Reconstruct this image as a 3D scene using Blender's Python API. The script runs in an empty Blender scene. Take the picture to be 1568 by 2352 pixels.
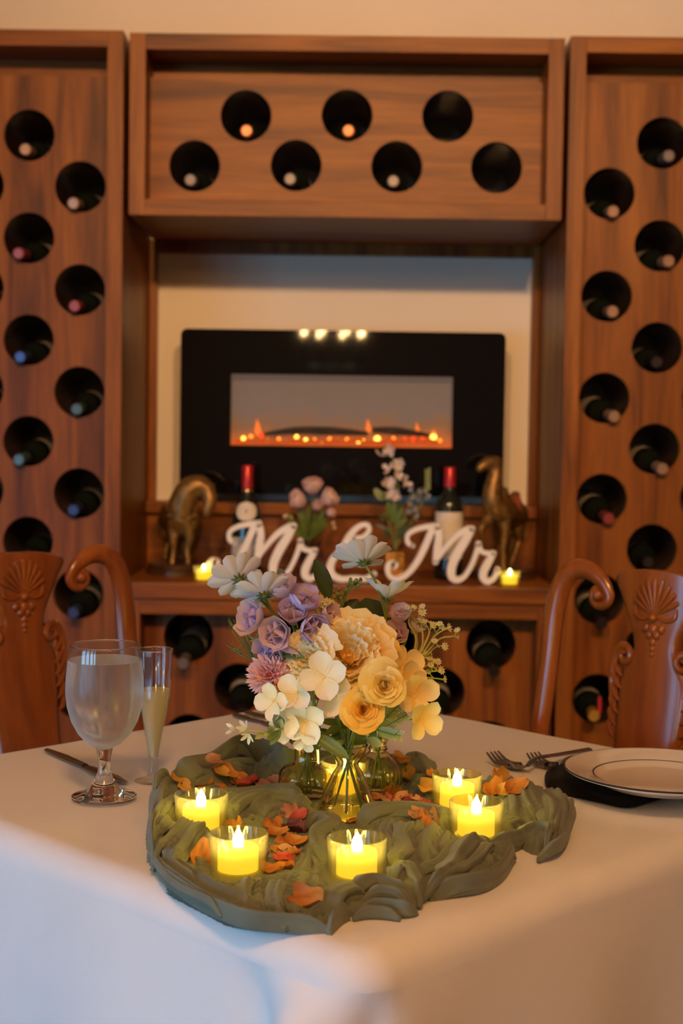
import bpy, bmesh, math, random
import numpy as np
from mathutils import Vector, Matrix, Quaternion, noise as mnoise
rnd = random.Random(7)
C = bpy.context.scene.collection
SC = bpy.context.scene
PI = math.pi
R = math.radians

# ------------------------------------------------------------------ camera
CAMZ = 1.135
YAW, PITCH, ROLL = 0.4, 3.0, 0.85
cam_data = bpy.data.cameras.new('camera')
cam = bpy.data.objects.new('camera', cam_data); C.objects.link(cam)
cam_data.sensor_fit = 'VERTICAL'; cam_data.sensor_height = 36; cam_data.sensor_width = 24
cam_data.lens = 50; cam_data.clip_start = 0.05
CR = Matrix.Rotation(R(YAW), 3, 'Z') @ Matrix.Rotation(R(90 - PITCH), 3, 'X') @ Matrix.Rotation(R(ROLL), 3, 'Z')
cam.matrix_world = Matrix.Translation((0, 0, CAMZ)) @ CR.to_4x4()
cam_data.dof.use_dof = True; cam_data.dof.focus_distance = 1.40; cam_data.dof.aperture_fstop = 7.1
SC.camera = cam
FPX = 50 / 36 * 2352

def ray(px, py):
    return CR @ Vector(((px - 784) / FPX, -(py - 1176) / FPX, -1))
def P(px, py, Y):                      # point of the plane y = Y seen at a photo pixel
    d = ray(px, py); t = Y / d.y
    return Vector((d.x * t, Y, CAMZ + d.z * t))
def T(px, py, z=0.75):                 # point of the plane z seen at a photo pixel
    d = ray(px, py); t = (z - CAMZ) / d.z
    return Vector((d.x * t, d.y * t, z))

# ------------------------------------------------------------------ light and exposure
SC.view_settings.view_transform = 'Standard'; SC.view_settings.look = 'None'
SC.view_settings.gamma = 1; SC.view_settings.use_curve_mapping = False
SC.view_settings.exposure = 0.0
W = bpy.data.worlds.new('world'); SC.world = W; W.use_nodes = True
W.node_tree.nodes['Background'].inputs[0].default_value = (0.22, 0.60, 1.0, 1)
W.node_tree.nodes['Background'].inputs[1].default_value = 10.5

def point(name, loc, energy, col, rad):
    l = bpy.data.lights.new(name, 'POINT'); l.energy = energy; l.color = col; l.shadow_soft_size = rad
    o = bpy.data.objects.new(name, l); C.objects.link(o); o.location = loc; return o
WARM = (1.0, 0.47, 0.13)
point('ceiling_lamp_light', (0.10, -0.55, 2.72), 86, WARM, 0.16)
point('ceiling_lamp_light', (-1.6, -2.6, 2.72), 29, WARM, 0.16)
point('ceiling_lamp_light', (1.7, -2.4, 2.72), 29, WARM, 0.16)
def spot(name, loc, to, energy, col, rad, deg, blend):      # ceiling spots aimed at the rack wall
    l = bpy.data.lights.new(name, 'SPOT'); l.energy = energy; l.color = col; l.shadow_soft_size = rad
    l.spot_size = R(deg); l.spot_blend = blend
    o = bpy.data.objects.new(name, l); C.objects.link(o); o.location = loc
    o.rotation_euler = (Vector(to) - Vector(loc)).to_track_quat('-Z', 'Y').to_euler(); return o
SPOTC = (1.0, 0.56, 0.25)
spot('wall_spot', (-0.55, -0.35, 2.75), (-0.5, 4.0, 1.70), 200, SPOTC, 0.07, 52, 0.7)
spot('wall_spot', (0.70, -0.55, 2.75), (0.78, 4.0, 1.65), 255, SPOTC, 0.07, 54, 0.7)
WIN = [(-6.0, -4.4), (-3.6, -2.2), (-1.7, -0.7), (-0.45, 0.35)]        # y ranges of left-wall windows; the first is added to blue the niche
WZ = (0.05, 1.55); WX = -3.0
for y0, y1 in WIN:
    l = bpy.data.lights.new('window_daylight', 'AREA'); l.shape = 'RECTANGLE'
    l.size = y1 - y0; l.size_y = WZ[1] - WZ[0]
    l.cycles.is_portal = True
    o = bpy.data.objects.new('window_daylight', l); C.objects.link(o)
    o.location = (WX - 0.1, (y0 + y1) / 2, sum(WZ) / 2)
    o.rotation_euler = (R(90), 0, R(-90))

# ------------------------------------------------------------------ helpers
class MB:
    def __init__(s): s.v = []; s.f = []
    def add(s, v, f):
        b = len(s.v); s.v += [Vector(p) for p in v]; s.f += [[b + i for i in q] for q in f]; return s
    def box(s, x0, x1, y0, y1, z0, z1, bev=0):
        if bev:
            bm = bmesh.new(); bmesh.ops.create_cube(bm, size=1)
            for v in bm.verts: v.co = ((x0 + x1) / 2 + v.co.x * (x1 - x0), (y0 + y1) / 2 + v.co.y * (y1 - y0), (z0 + z1) / 2 + v.co.z * (z1 - z0))
            bmesh.ops.bevel(bm, geom=bm.edges[:], offset=bev, segments=2, affect='EDGES', profile=0.7)
            bm.verts.index_update()
            s.add([v.co.copy() for v in bm.verts], [[v.index for v in f.verts] for f in bm.faces]); bm.free(); return s
        return s.add([(x, y, z) for x in (x0, x1) for y in (y0, y1) for z in (z0, z1)],
                     [(0, 1, 3, 2), (4, 6, 7, 5), (0, 4, 5, 1), (2, 3, 7, 6), (0, 2, 6, 4), (1, 5, 7, 3)])
    def lathe(s, prof, n=32, o=(0, 0, 0), m=None, close=False, rib=None, a0=0, a1=2 * PI):
        full = abs(a1 - a0 - 2 * PI) < 1e-6; cols = n if full else n + 1
        v = []
        for r, z in prof:
            for i in range(cols):
                a = a0 + (a1 - a0) * i / n
                rr = r * (rib(a, z) if rib else 1)
                p = Vector((rr * math.cos(a), rr * math.sin(a), z))
                v.append((m @ p if m else p) + Vector(o))
        f = []; k = len(prof)
        for j in range(k - 1 + (1 if close else 0)):
            j2 = (j + 1) % k
            for i in range(n):
                i2 = (i + 1) % cols
                f.append((j * cols + i, j * cols + i2, j2 * cols + i2, j2 * cols + i))
        return s.add(v, f)
    def tube(s, pts, rad, n=8, cap=True, flat=None):
        # flat: (normal, ratio) squashes the section along a fixed normal
        pts = [Vector(p) for p in pts]; k = len(pts)
        if not hasattr(rad, '__len__'): rad = [rad] * k
        up = None; v = []
        for i, p in enumerate(pts):
            t = (pts[min(i + 1, k - 1)] - pts[max(i - 1, 0)])
            t = t.normalized() if t.length > 1e-9 else Vector((0, 0, 1))
            if flat:
                nv = Vector(flat[0]).normalized(); side = t.cross(nv).normalized(); ratio = flat[1]
            else:
                if up is None:
                    up = Vector((0, 0, 1)) if abs(t.z) < 0.9 else Vector((1, 0, 0))
                side = t.cross(up).normalized(); nv = side.cross(t).normalized(); up = nv; ratio = 1
            for j in range(n):
                a = 2 * PI * j / n
                v.append(p + side * math.cos(a) * rad[i] + nv * math.sin(a) * rad[i] * ratio)
        f = [(i * n + j, i * n + (j + 1) % n, (i + 1) * n + (j + 1) % n, (i + 1) * n + j) for i in range(k - 1) for j in range(n)]
        if cap: f += [list(range(n))[::-1], [(k - 1) * n + j for j in range(n)]]
        return s.add(v, f)
    def ball(s, c, r, n=10, m=6, sc=(1, 1, 1), mat=None):
        c = Vector(c); v = []; f = []
        for i in range(m + 1):
            t = PI * i / m
            for j in range(n):
                a = 2 * PI * j / n
                p = Vector((r * sc[0] * math.sin(t) * math.cos(a), r * sc[1] * math.sin(t) * math.sin(a), r * sc[2] * math.cos(t)))
                v.append(c + (mat @ p if mat else p))
        for i in range(m):
            for j in range(n): f.append((i * n + j, (i + 1) * n + j, (i + 1) * n + (j + 1) % n, i * n + (j + 1) % n))
        return s.add(v, f)
    def sheet(s, fn, nu, nv):
        v = [fn(i / nu, j / nv) for i in range(nu + 1) for j in range(nv + 1)]
        w = nv + 1
        return s.add(v, [(i * w + j, (i + 1) * w + j, (i + 1) * w + j + 1, i * w + j + 1) for i in range(nu) for j in range(nv)])
    def mesh(s, name, mat, smooth=True, auto=None, fix=True):
        me = bpy.data.meshes.new(name); me.from_pydata([tuple(p) for p in s.v], [], s.f)
        bm = bmesh.new(); bm.from_mesh(me)
        bmesh.ops.remove_doubles(bm, verts=bm.verts, dist=1e-6)
        if fix: bmesh.ops.recalc_face_normals(bm, faces=bm.faces)
        if auto is not None:
            for e in bm.edges:
                if len(e.link_faces) == 2 and e.calc_face_angle(0) > auto: e.smooth = False
        for f in bm.faces: f.smooth = smooth
        bm.to_mesh(me); bm.free()
        me.materials.append(mat); return me

def smooth_path(pts, k=6):
    pts = [Vector(p) for p in pts]; out = []
    for i in range(len(pts) - 1):
        a = pts[max(i - 1, 0)]; b = pts[i]; c = pts[i + 1]; d = pts[min(i + 2, len(pts) - 1)]
        for j in range(k):
            t = j / k
            out.append(0.5 * ((2 * b) + (c - a) * t + (2 * a - 5 * b + 4 * c - d) * t * t + (3 * b - a - 3 * c + d) * t ** 3))
    out.append(pts[-1]); return out
def lerps(vals, n):
    return [float(np.interp(i / (n - 1) * (len(vals) - 1), range(len(vals)), vals)) for i in range(n)]

def thing(name, label, cat, loc=(0, 0, 0), rotz=0, group=None):
    o = bpy.data.objects.new(name, None); C.objects.link(o); o.empty_display_size = 0.02
    o.location = loc; o.rotation_euler = (0, 0, rotz); o['label'] = label; o['category'] = cat
    if group: o['group'] = group
    return o
def tag(o, label, cat, group=None):
    o['label'] = label; o['category'] = cat
    if group: o['group'] = group
    return o
def wloc(o):
    p = Vector((0, 0, 0))
    while o is not None: p = p + Vector(o.location); o = o.parent
    return p
def part(name, mb, mat, parent, world=True, smooth=True, auto=R(40), label=None, fix=True):
    """a part; world=True: the mesh was built in world coordinates (parents unrotated)"""
    if isinstance(mb, MB):
        if world:
            off = wloc(parent); mb.v = [p - off for p in mb.v]
        me = mb.mesh(name, mat, smooth, auto, fix)
    else: me = mb
    o = bpy.data.objects.new(name, me); C.objects.link(o); o.parent = parent
    if label: o['label'] = label
    return o
def inst(name, me, parent, M):
    o = bpy.data.objects.new(name, me); C.objects.link(o); o.parent = parent; o.matrix_basis = M; return o
def struct(name, mb, mat, parent=None, smooth=False):
    o = bpy.data.objects.new(name, mb.mesh(name, mat, smooth, R(40))); C.objects.link(o)
    if parent: o.parent = parent
    else: o['kind'] = 'structure'
    return o
def solo(name, mb, mat, label, cat, group=None, loc=None, smooth=True, auto=R(40)):
    loc = Vector(loc) if loc is not None else sum(mb.v, Vector()) / len(mb.v)
    mb.v = [p - loc for p in mb.v]
    o = bpy.data.objects.new(name, mb.mesh(name, mat, smooth, auto)); C.objects.link(o); o.location = loc
    return tag(o, label, cat, group)
def copy_tree(o, parent=None):
    c = o.copy(); C.objects.link(c); c.parent = parent
    for ch in list(o.children): copy_tree(ch, c)
    return c
def aim(d, up='Y'):
    return Vector(d).to_track_quat('Z', up).to_matrix().to_4x4()

# ------------------------------------------------------------------ materials
def new_mat(name):
    m = bpy.data.materials.new(name); m.use_nodes = True
    nt = m.node_tree; return m, nt, nt.nodes['Principled BSDF']
def lin(c):
    return tuple(((x / 255) / 12.92 if x / 255 <= 0.04045 else ((x / 255 + 0.055) / 1.055) ** 2.4) for x in c) + (1,)
def mat(name, col, rough=0.5, metal=0, var=0.15, scale=20, bump=0, bscale=None, coat=0, sheen=0, spec=0.5, trans=0, emit=None, estr=0, sss=0, stretch=(1, 1, 1), coords='Object'):
    m, nt, b = new_mat(name); N = nt.nodes; L = nt.links
    tc = N.new('ShaderNodeTexCoord'); mp = N.new('ShaderNodeMapping'); mp.inputs['Scale'].default_value = stretch
    L.new(tc.outputs[coords], mp.inputs[0])
    nz = N.new('ShaderNodeTexNoise'); nz.inputs['Scale'].default_value = scale; nz.inputs['Detail'].default_value = 4
    L.new(mp.outputs[0], nz.inputs['Vector'])
    cr = N.new('ShaderNodeValToRGB')
    c0 = tuple(max(0, x * (1 - var)) for x in col[:3]) + (1,); c1 = tuple(min(1, x * (1 + var)) for x in col[:3]) + (1,)
    cr.color_ramp.elements[0].color = c0; cr.color_ramp.elements[1].color = c1
    cr.color_ramp.elements[0].position = 0.3; cr.color_ramp.elements[1].position = 0.7
    L.new(nz.outputs[0], cr.inputs[0]); L.new(cr.outputs[0], b.inputs['Base Color'])
    b.inputs['Roughness'].default_value = rough; b.inputs['Metallic'].default_value = metal
    b.inputs['Coat Weight'].default_value = coat; b.inputs['Coat Roughness'].default_value = 0.12
    b.inputs['Sheen Weight'].default_value = sheen; b.inputs['Specular IOR Level'].default_value = spec
    b.inputs['Transmission Weight'].default_value = trans
    if sss:
        b.inputs['Subsurface Weight'].default_value = sss; b.inputs['Subsurface Radius'].default_value = (0.006, 0.004, 0.002)
    if emit: b.inputs['Emission Color'].default_value = tuple(emit) + (1,); b.inputs['Emission Strength'].default_value = estr
    if bump:
        n2 = N.new('ShaderNodeTexNoise'); n2.inputs['Scale'].default_value = bscale or scale * 3
        L.new(mp.outputs[0], n2.inputs['Vector'])
        bp = N.new('ShaderNodeBump'); bp.inputs['Strength'].default_value = bump; bp.inputs['Distance'].default_value = 0.002
        L.new(n2.outputs[0], bp.inputs['Height']); L.new(bp.outputs[0], b.inputs['Normal'])
    return m
def wood(name, dark, mid, light, axis='Z', rough=0.42, scale=7, coat=0.0, spec=.3):
    m, nt, b = new_mat(name); N = nt.nodes; L = nt.links
    tc = N.new('ShaderNodeTexCoord'); mp = N.new('ShaderNodeMapping')
    s = [9, 9, 9]; s['XYZ'.index(axis)] = 0.7
    mp.inputs['Scale'].default_value = s; L.new(tc.outputs['Object'], mp.inputs[0])
    nz = N.new('ShaderNodeTexNoise'); nz.inputs['Scale'].default_value = scale * 0.3; nz.inputs['Detail'].default_value = 6; nz.inputs['Distortion'].default_value = 0.8
    L.new(mp.outputs[0], nz.inputs['Vector'])
    cr = N.new('ShaderNodeValToRGB'); e = cr.color_ramp.elements
    e[0].position = 0.28; e[0].color = dark; e[1].position = 0.75; e[1].color = light
    x = e.new(0.5); x.color = mid
    L.new(nz.outputs[0], cr.inputs[0])
    n2 = N.new('ShaderNodeTexNoise'); n2.inputs['Scale'].default_value = scale * 2.2; n2.inputs['Detail'].default_value = 5
    L.new(mp.outputs[0], n2.inputs['Vector'])
    mx = N.new('ShaderNodeMix'); mx.data_type = 'RGBA'; mx.blend_type = 'MULTIPLY'; mx.inputs[0].default_value = 0.5
    L.new(cr.outputs[0], mx.inputs[6]); L.new(n2.outputs[0], mx.inputs[7]); L.new(mx.outputs[2], b.inputs['Base Color'])
    b.inputs['Roughness'].default_value = rough; b.inputs['Coat Weight'].default_value = coat; b.inputs['Coat Roughness'].default_value = 0.15; b.inputs['Specular IOR Level'].default_value = spec
    bp = N.new('ShaderNodeBump'); bp.inputs['Strength'].default_value = 0.08; bp.inputs['Distance'].default_value = 0.003
    L.new(n2.outputs[0], bp.inputs['Height']); L.new(bp.outputs[0], b.inputs['Normal'])
    return m
def glass(name, col=(1, 1, 1), rough=0.0, ior=1.48):
    m, nt, b = new_mat(name)
    b.inputs['Base Color'].default_value = tuple(col) + (1,); b.inputs['Roughness'].default_value = rough
    b.inputs['Transmission Weight'].default_value = 1; b.inputs['IOR'].default_value = ior
    return m
def thin_glass(name, col=(1, 1, 1), translucent=0.0, ior=1.5):
    # thin wall glass: clear transmission, fresnel mirror, a little scattering from its ribs
    m = bpy.data.materials.new(name); m.use_nodes = True; nt = m.node_tree; N = nt.nodes; L = nt.links
    N.clear(); out = N.new('ShaderNodeOutputMaterial')
    tr = N.new('ShaderNodeBsdfTransparent'); tr.inputs[0].default_value = tuple(col) + (1,)
    tl = N.new('ShaderNodeBsdfTranslucent'); tl.inputs[0].default_value = tuple(col) + (1,)
    gl = N.new('ShaderNodeBsdfGlossy'); gl.inputs['Roughness'].default_value = 0.03
    m1 = N.new('ShaderNodeMixShader'); m1.inputs[0].default_value = translucent
    L.new(tr.outputs[0], m1.inputs[1]); L.new(tl.outputs[0], m1.inputs[2])
    lw = N.new('ShaderNodeLayerWeight'); lw.inputs['Blend'].default_value = .5
    pw = N.new('ShaderNodeMath'); pw.operation = 'POWER'; pw.inputs[1].default_value = 4; L.new(lw.outputs['Facing'], pw.inputs[0])
    fr = N.new('ShaderNodeMath'); fr.operation = 'MULTIPLY_ADD'; fr.inputs[1].default_value = .8; fr.inputs[2].default_value = .045; fr.use_clamp = True; L.new(pw.outputs[0], fr.inputs[0])
    m2 = N.new('ShaderNodeMixShader'); L.new(fr.outputs[0], m2.inputs[0]); L.new(m1.outputs[0], m2.inputs[1]); L.new(gl.outputs[0], m2.inputs[2])
    L.new(m2.outputs[0], out.inputs[0]); return m
def emis(name, col, st):
    m, nt, b = new_mat(name); b.inputs['Base Color'].default_value = tuple(col) + (1,)
    b.inputs['Emission Color'].default_value = tuple(col) + (1,); b.inputs['Emission Strength'].default_value = st
    return m
def petal_mat(name, base, tip, rough=0.6, tl=0.35, coord_len=0.03):
    """thin petal: diffuse + translucent; UV-free colour run from the petal's base to its tip along local Y"""
    m = bpy.data.materials.new(name); m.use_nodes = True; nt = m.node_tree; N = nt.nodes; L = nt.links
    N.clear(); out = N.new('ShaderNodeOutputMaterial')
    tc = N.new('ShaderNodeTexCoord'); sp = N.new('ShaderNodeSeparateXYZ'); L.new(tc.outputs['Generated'], sp.inputs[0])
    nz = N.new('ShaderNodeTexNoise'); nz.inputs['Scale'].default_value = 3; L.new(tc.outputs['Generated'], nz.inputs['Vector'])
    ad = N.new('ShaderNodeMath'); ad.operation = 'MULTIPLY_ADD'; ad.inputs[1].default_value = 0.5; L.new(nz.outputs[0], ad.inputs[0]); L.new(sp.outputs['Y'], ad.inputs[2])
    cr = N.new('ShaderNodeValToRGB'); cr.color_ramp.elements[0].color = base; cr.color_ramp.elements[1].color = tip
    cr.color_ramp.elements[0].position = 0.25; cr.color_ramp.elements[1].position = 1.15 if False else 1.0
    L.new(ad.outputs[0], cr.inputs[0])
    d = N.new('ShaderNodeBsdfDiffuse'); t = N.new('ShaderNodeBsdfTranslucent'); g = N.new('ShaderNodeBsdfGlossy'); g.inputs['Roughness'].default_value = rough
    L.new(cr.outputs[0], d.inputs[0]); L.new(cr.outputs[0], t.inputs[0])
    a = N.new('ShaderNodeMixShader'); a.inputs[0].default_value = tl; L.new(d.outputs[0], a.inputs[1]); L.new(t.outputs[0], a.inputs[2])
    b = N.new('ShaderNodeMixShader'); b.inputs[0].default_value = 0.04; L.new(a.outputs[0], b.inputs[1]); L.new(g.outputs[0], b.inputs[2])
    L.new(b.outputs[0], out.inputs[0]); return m

MW = dict(
    wall=mat('wall_paint', (0.80, 0.72, 0.60), 0.7, var=0.03, scale=3, bump=0.05, bscale=200),
    tan=mat('tan_wall_paint', (0.32, 0.19, 0.10), 0.7, var=0.04, scale=3),
    ceil=mat('ceiling_paint', (0.60, 0.48, 0.34), 0.8, var=0.03),
    floor=mat('carpet', (0.10, 0.06, 0.045), 0.9, var=0.3, scale=60),
    wpv=wood('rack_wood_upright', (0.11, 0.027, 0.004, 1), (0.29, 0.083, 0.008, 1), (0.42, 0.140, 0.016, 1), 'Z'),
    wph=wood('rack_wood_across', (0.12, 0.030, 0.004, 1), (0.30, 0.088, 0.008, 1), (0.44, 0.150, 0.018, 1), 'X'),
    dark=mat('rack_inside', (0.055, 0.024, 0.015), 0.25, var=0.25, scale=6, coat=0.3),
    chair=wood('chair_mahogany', (0.24, 0.055, 0.009, 1), (0.42, 0.115, 0.016, 1), (0.52, 0.165, 0.026, 1), 'Z', rough=0.28, coat=0.6, scale=5),
    white=mat('white_paint', (0.80, 0.78, 0.75), 0.5, var=0.04),
    cloth=mat('white_linen', (0.84, 0.83, 0.82), 0.85, var=0.03, scale=8, bump=0.12, bscale=900, sheen=0.1),
)

# ------------------------------------------------------------------ room
YW = 4.10
struct('wall_back', MB().box(-3.2, 4.2, YW, YW + 0.15, 0, 3.0), MW['wall'])
struct('wall_right', MB().box(4.05, 4.2, -9, YW, 0, 3.0), MW['tan'])
struct('wall_front', MB().box(-3.2, 4.2, -9.15, -9, 0, 3.0), MW['tan'])
wl = MB(); ys = [-9] + [y for w in WIN for y in w] + [YW]
for a, b in zip(ys[0::2], ys[1::2]): wl.box(WX - 0.15, WX, a, b, 0, 3.0)
for a, b in WIN:
    wl.box(WX - 0.15, WX, a, b, 0, WZ[0]); wl.box(WX - 0.15, WX, a, b, WZ[1], 3.0)
struct('wall_left', wl, MW['wall'])
struct('floor', MB().box(-3.2, 4.2, -9.15, YW + 0.15, -0.1, 0), MW['floor'])
struct('ceiling', MB().box(-3.2, 4.2, -9.15, YW + 0.15, 3.0, 3.1), MW['ceil'])
for i, (a, b) in enumerate(WIN):
    f = MB()
    for q in ((a, a + .05, *WZ), (b - .05, b, *WZ), (a + .05, b - .05, WZ[0], WZ[0] + .05), (a + .05, b - .05, WZ[1] - .05, WZ[1]), ((a + b) / 2 - .02, (a + b) / 2 + .02, WZ[0] + .05, WZ[1] - .05)):
        f.box(WX - .09, WX - .02, *q)
    struct('window_%d' % (i + 1), f, MW['white'])

# ------------------------------------------------------------------ wine racks
YF = 3.60; YP = 3.69; HR = 58 * YP / FPX
def sheet_with_holes(name, x0, x1, z0, z1, y, holes, thick, m, r):
    cu = bpy.data.curves.new('tmp', 'CURVE'); cu.dimensions = '2D'; cu.fill_mode = 'BOTH'; cu.extrude = thick / 2
    def poly(pts):
        s = cu.splines.new('POLY'); s.points.add(len(pts) - 1)
        for p, q in zip(s.points, pts): p.co = (q[0], q[1], 0, 1)
        s.use_cyclic_u = True
    poly([(x0, z0), (x1, z0), (x1, z1), (x0, z1)])
    for hx, hz in holes: poly([(hx + r * math.cos(2 * PI * k / 48), hz + r * math.sin(2 * PI * k / 48)) for k in range(48)])
    o = bpy.data.objects.new('tmp', cu); C.objects.link(o)
    dg = bpy.context.evaluated_depsgraph_get()
    me = bpy.data.meshes.new_from_object(o.evaluated_get(dg)); me.name = name
    bpy.data.objects.remove(o); bpy.data.curves.remove(cu)
    for v in me.vertices: v.co = (v.co.x, y + thick / 2 - v.co.z, v.co.y)
    me.materials.clear(); me.materials.append(m); return me

tube_me = None
def rack(label, x0, x1, z0, z1, holes, shade_gap=0.05, grain='Z', shelf=None, yf=YF, fw=0.040):
    global tube_me
    o = thing('wine_rack', label, 'wine rack', ((x0 + x1) / 2, yf, z0))
    mv, mh = MW['wpv'], MW['wph']; yb = YW - 0.005
    part('side_board', MB().box(x0, x0 + fw, yf, yb, z0, z1, .002), mv, o, smooth=False)
    part('side_board', MB().box(x1 - fw, x1, yf, yb, z0, z1, .002), mv, o, smooth=False)
    part('top_board', MB().box(x0 + fw, x1 - fw, yf, yb, z1 - fw, z1, .002), mh, o, smooth=False)
    part('bottom_board', MB().box(x0 + fw, x1 - fw, yf, yb, z0, z0 + fw, .002), mh, o, smooth=False)
    pm = sheet_with_holes('front_panel', x0 + fw, x1 - fw, z0 + fw, z1 - fw - shade_gap, YP, holes, .018, mv if grain == 'Z' else mh, HR)
    off = wloc(o)
    for v in pm.vertices: v.co -= off
    part('front_panel', pm, None, o)
    if shade_gap: part('shade_gap_board', MB().box(x0 + fw, x1 - fw, YP + .05, YP + .065, z1 - fw - shade_gap - .02, z1 - fw), mh, o, smooth=False)  # added open slot and board stand for the shade under the top rail
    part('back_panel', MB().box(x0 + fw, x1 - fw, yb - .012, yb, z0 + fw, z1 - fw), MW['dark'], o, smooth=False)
    if tube_me is None:
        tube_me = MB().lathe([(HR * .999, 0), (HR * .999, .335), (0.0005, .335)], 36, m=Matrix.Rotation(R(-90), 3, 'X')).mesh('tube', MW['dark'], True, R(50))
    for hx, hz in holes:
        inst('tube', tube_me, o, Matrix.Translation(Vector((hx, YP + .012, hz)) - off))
    return o
def cols(cs):
    out = []
    for c in cs:
        p = [P(a, b, YP) for a, b in c]; x = sum(q.x for q in p) / len(p)
        zs = np.polyfit(range(len(p)), [q.z for q in p], 1) if len(p) > 1 else None
        out.append([(x, float(np.polyval(zs, i)) if zs is not None else p[0].z) for i in range(len(p))])
    return out
LA = [(188, 432), (185, 665), (183, 898), (180, 1130), (178, 1363), (175, 1597)]
LB = [(72, 315), (70, 547), (67, 778), (65, 1010), (63, 1240), (60, 1473), (58, 1705)]
LC = [(-45, 428), (-48, 660), (-50, 892), (-52, 1125), (-54, 1358)]
RA = [(1397, 447), (1391, 680), (1387, 912), (1382, 1143), (1378, 1376), (1373, 1608)]
RB = [(1518, 330), (1513, 565), (1508, 797), (1503, 1033), (1497, 1256), (1492, 1490), (1487, 1722)]
RC = [(1634, 450), (1630, 682), (1626, 915), (1622, 1147)]
U1 = [(565, 266), (797, 265), (1028, 267)]; U2 = [(447, 381), (680, 380), (911, 383), (1140, 385)]
D1 = [(433, 1463), (665, 1468), (896, 1474), (1127, 1481)]; D2 = [(548, 1580), (780, 1585), (1010, 1590)]; D3 = [(433, 1697), (665, 1702), (896, 1708), (1122, 1713)]
cLA, cLB, cLC = cols([LA, LB, LC]); cRA, cRB, cRC = cols([RA, RB, RC])
rowz = lambda r: [(P(a, b, YP).x, P(a, b, YP).z) for a, b in r]
hU = [rowz(U1), rowz(U2)]; hD = [rowz(D1), rowz(D2), rowz(D3)]
ZT = 2.155
xl = (P(288, 70, YF).x + P(272, 1200, YF).x) / 2; xr = (P(1309, 90, YF).x + P(1290, 1100, YF).x) / 2
rack('tall wooden wine rack with round bottle holes on the left of the niche', xl - 1.0, xl, 0, P(150, 68, YF).z, cLA + cLB + cLC, shade_gap=.052)
rack('tall wooden wine rack with round bottle holes on the right of the niche', xr, xr + 1.0, 0, P(1450, 84, YF).z, cRA + cRB + cRC, shade_gap=.052)
xcl, xcr = P(297, 200, YF).x, P(1296, 200, YF).x
zsh = P(780, 1343, YF).z
rack('wide box wine rack with seven holes across the top of the niche', xcl, xcr, P(784, 500, YF).z, P(784, 81, YF).z, sum(hU, []), shade_gap=.048, grain='X')
low = rack('low wooden wine rack below the display shelf, behind the table', xl + .012, xr - .012, 0, zsh - .042, sum(hD, []), shade_gap=0.0)
part('shelf_board', MB().box(xl + .004, xr - .004, YF - .012, YW - .006, zsh - .042, zsh, .004), MW['wph'], low, smooth=False)
zl = P(784, 1157, 4.03).z
part('back_ledge', MB().box(xl + .002, xr - .002, 4.03, YW - .003, zl - .034, zl, .003), MW['wph'], low, smooth=False)
part('back_board', MB().box(xl + .002, xr - .002, 4.055, YW - .003, zsh, zl - .036, .002), MW['wph'], low, smooth=False)
zt_ = P(784, 498, YF).z
for nm, q in (('niche_trim', (xl + .001, xl + .024, zl, zt_)), ('niche_trim', (xr - .024, xr - .001, zl, zt_)), ('niche_trim', (xl + .024, xr - .024, zt_ - .035, zt_))):
    part(nm, MB().box(q[0], q[1], 4.07, YW - .002, q[2], q[3], .003), MW['wpv'], low, smooth=False)

# ------------------------------------------------------------------ wine bottles
GL_DARK = mat('bottle_glass_black', (0.010, 0.014, 0.010), 0.06, var=0.1, spec=0.6, coat=0.4)
LABEL = mat('paper_label', (0.66, 0.60, 0.50), 0.7, var=0.08, scale=40)
CAPS = dict(tan=(0.45, 0.27, 0.17), red=(0.36, 0.07, 0.055), teal=(0.10, 0.17, 0.19), blue=(0.05, 0.08, 0.22), grey=(0.22, 0.19, 0.18), copper=(0.60, 0.23, 0.10), dark=(0.03, 0.02, 0.02), yellow=(0.55, 0.30, 0.05))
CAPM = {k: mat('capsule_foil_' + k, v, 0.3, metal=0.35, var=0.12) for k, v in CAPS.items()}
BORD = [(0.0005, 0), (.012, 0), (.0143, .002), (.0145, .020), (.0138, .024), (.0138, .085), (.018, .098), (.030, .112), (.0365, .125), (.0375, .140), (.0375, .290), (.034, .298), (.0005, .295)]
rot_y = Matrix.Rotation(R(-90), 3, 'X')                        # bottle axis +z -> +y (mouth towards the viewer)
cap_me = {k: MB().lathe([(.0005, -.001), (.0125, -.001), (.0152, .002), (.0155, .02), (.0146, .026), (.0146, .058)], 18, m=rot_y).mesh('capsule', v, True, R(40)) for k, v in CAPM.items()}
body_me = MB().lathe(BORD, 22, m=rot_y).mesh('bottle_glass', GL_DARK, True, R(60))
lab_me = MB().lathe([(.0379, .165), (.0379, .265)], 22, m=rot_y).mesh('paper_label', LABEL, True)
def bottle(hole, cap_px, cap, label, group, yc=3.655, lab=True):
    hx, hz = hole
    if cap_px is None: a = Vector((hx - .006 * (1 if hx > 0 else -1), yc, hz - .034))
    else: a = P(cap_px[0], cap_px[1], yc)
    b = Vector((hx, YP + .20, hz - HR + .0385))
    d = (b - a).normalized()
    o = thing('wine_bottle', label, 'wine bottle', a, 0, group)
    M = d.to_track_quat('Y', 'Z').to_matrix().to_4x4()
    inst('bottle_glass', body_me, o, M); c = inst('capsule', cap_me[cap], o, M)
    if lab: inst('paper_label', lab_me, o, M)
    return o
ordn = ['top', 'second', 'third', 'fourth', 'fifth', 'sixth', 'seventh']
capn = dict(tan='tan', red='red', teal='teal', blue='blue', grey='grey', copper='copper', dark='black', yellow='yellow')
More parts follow.
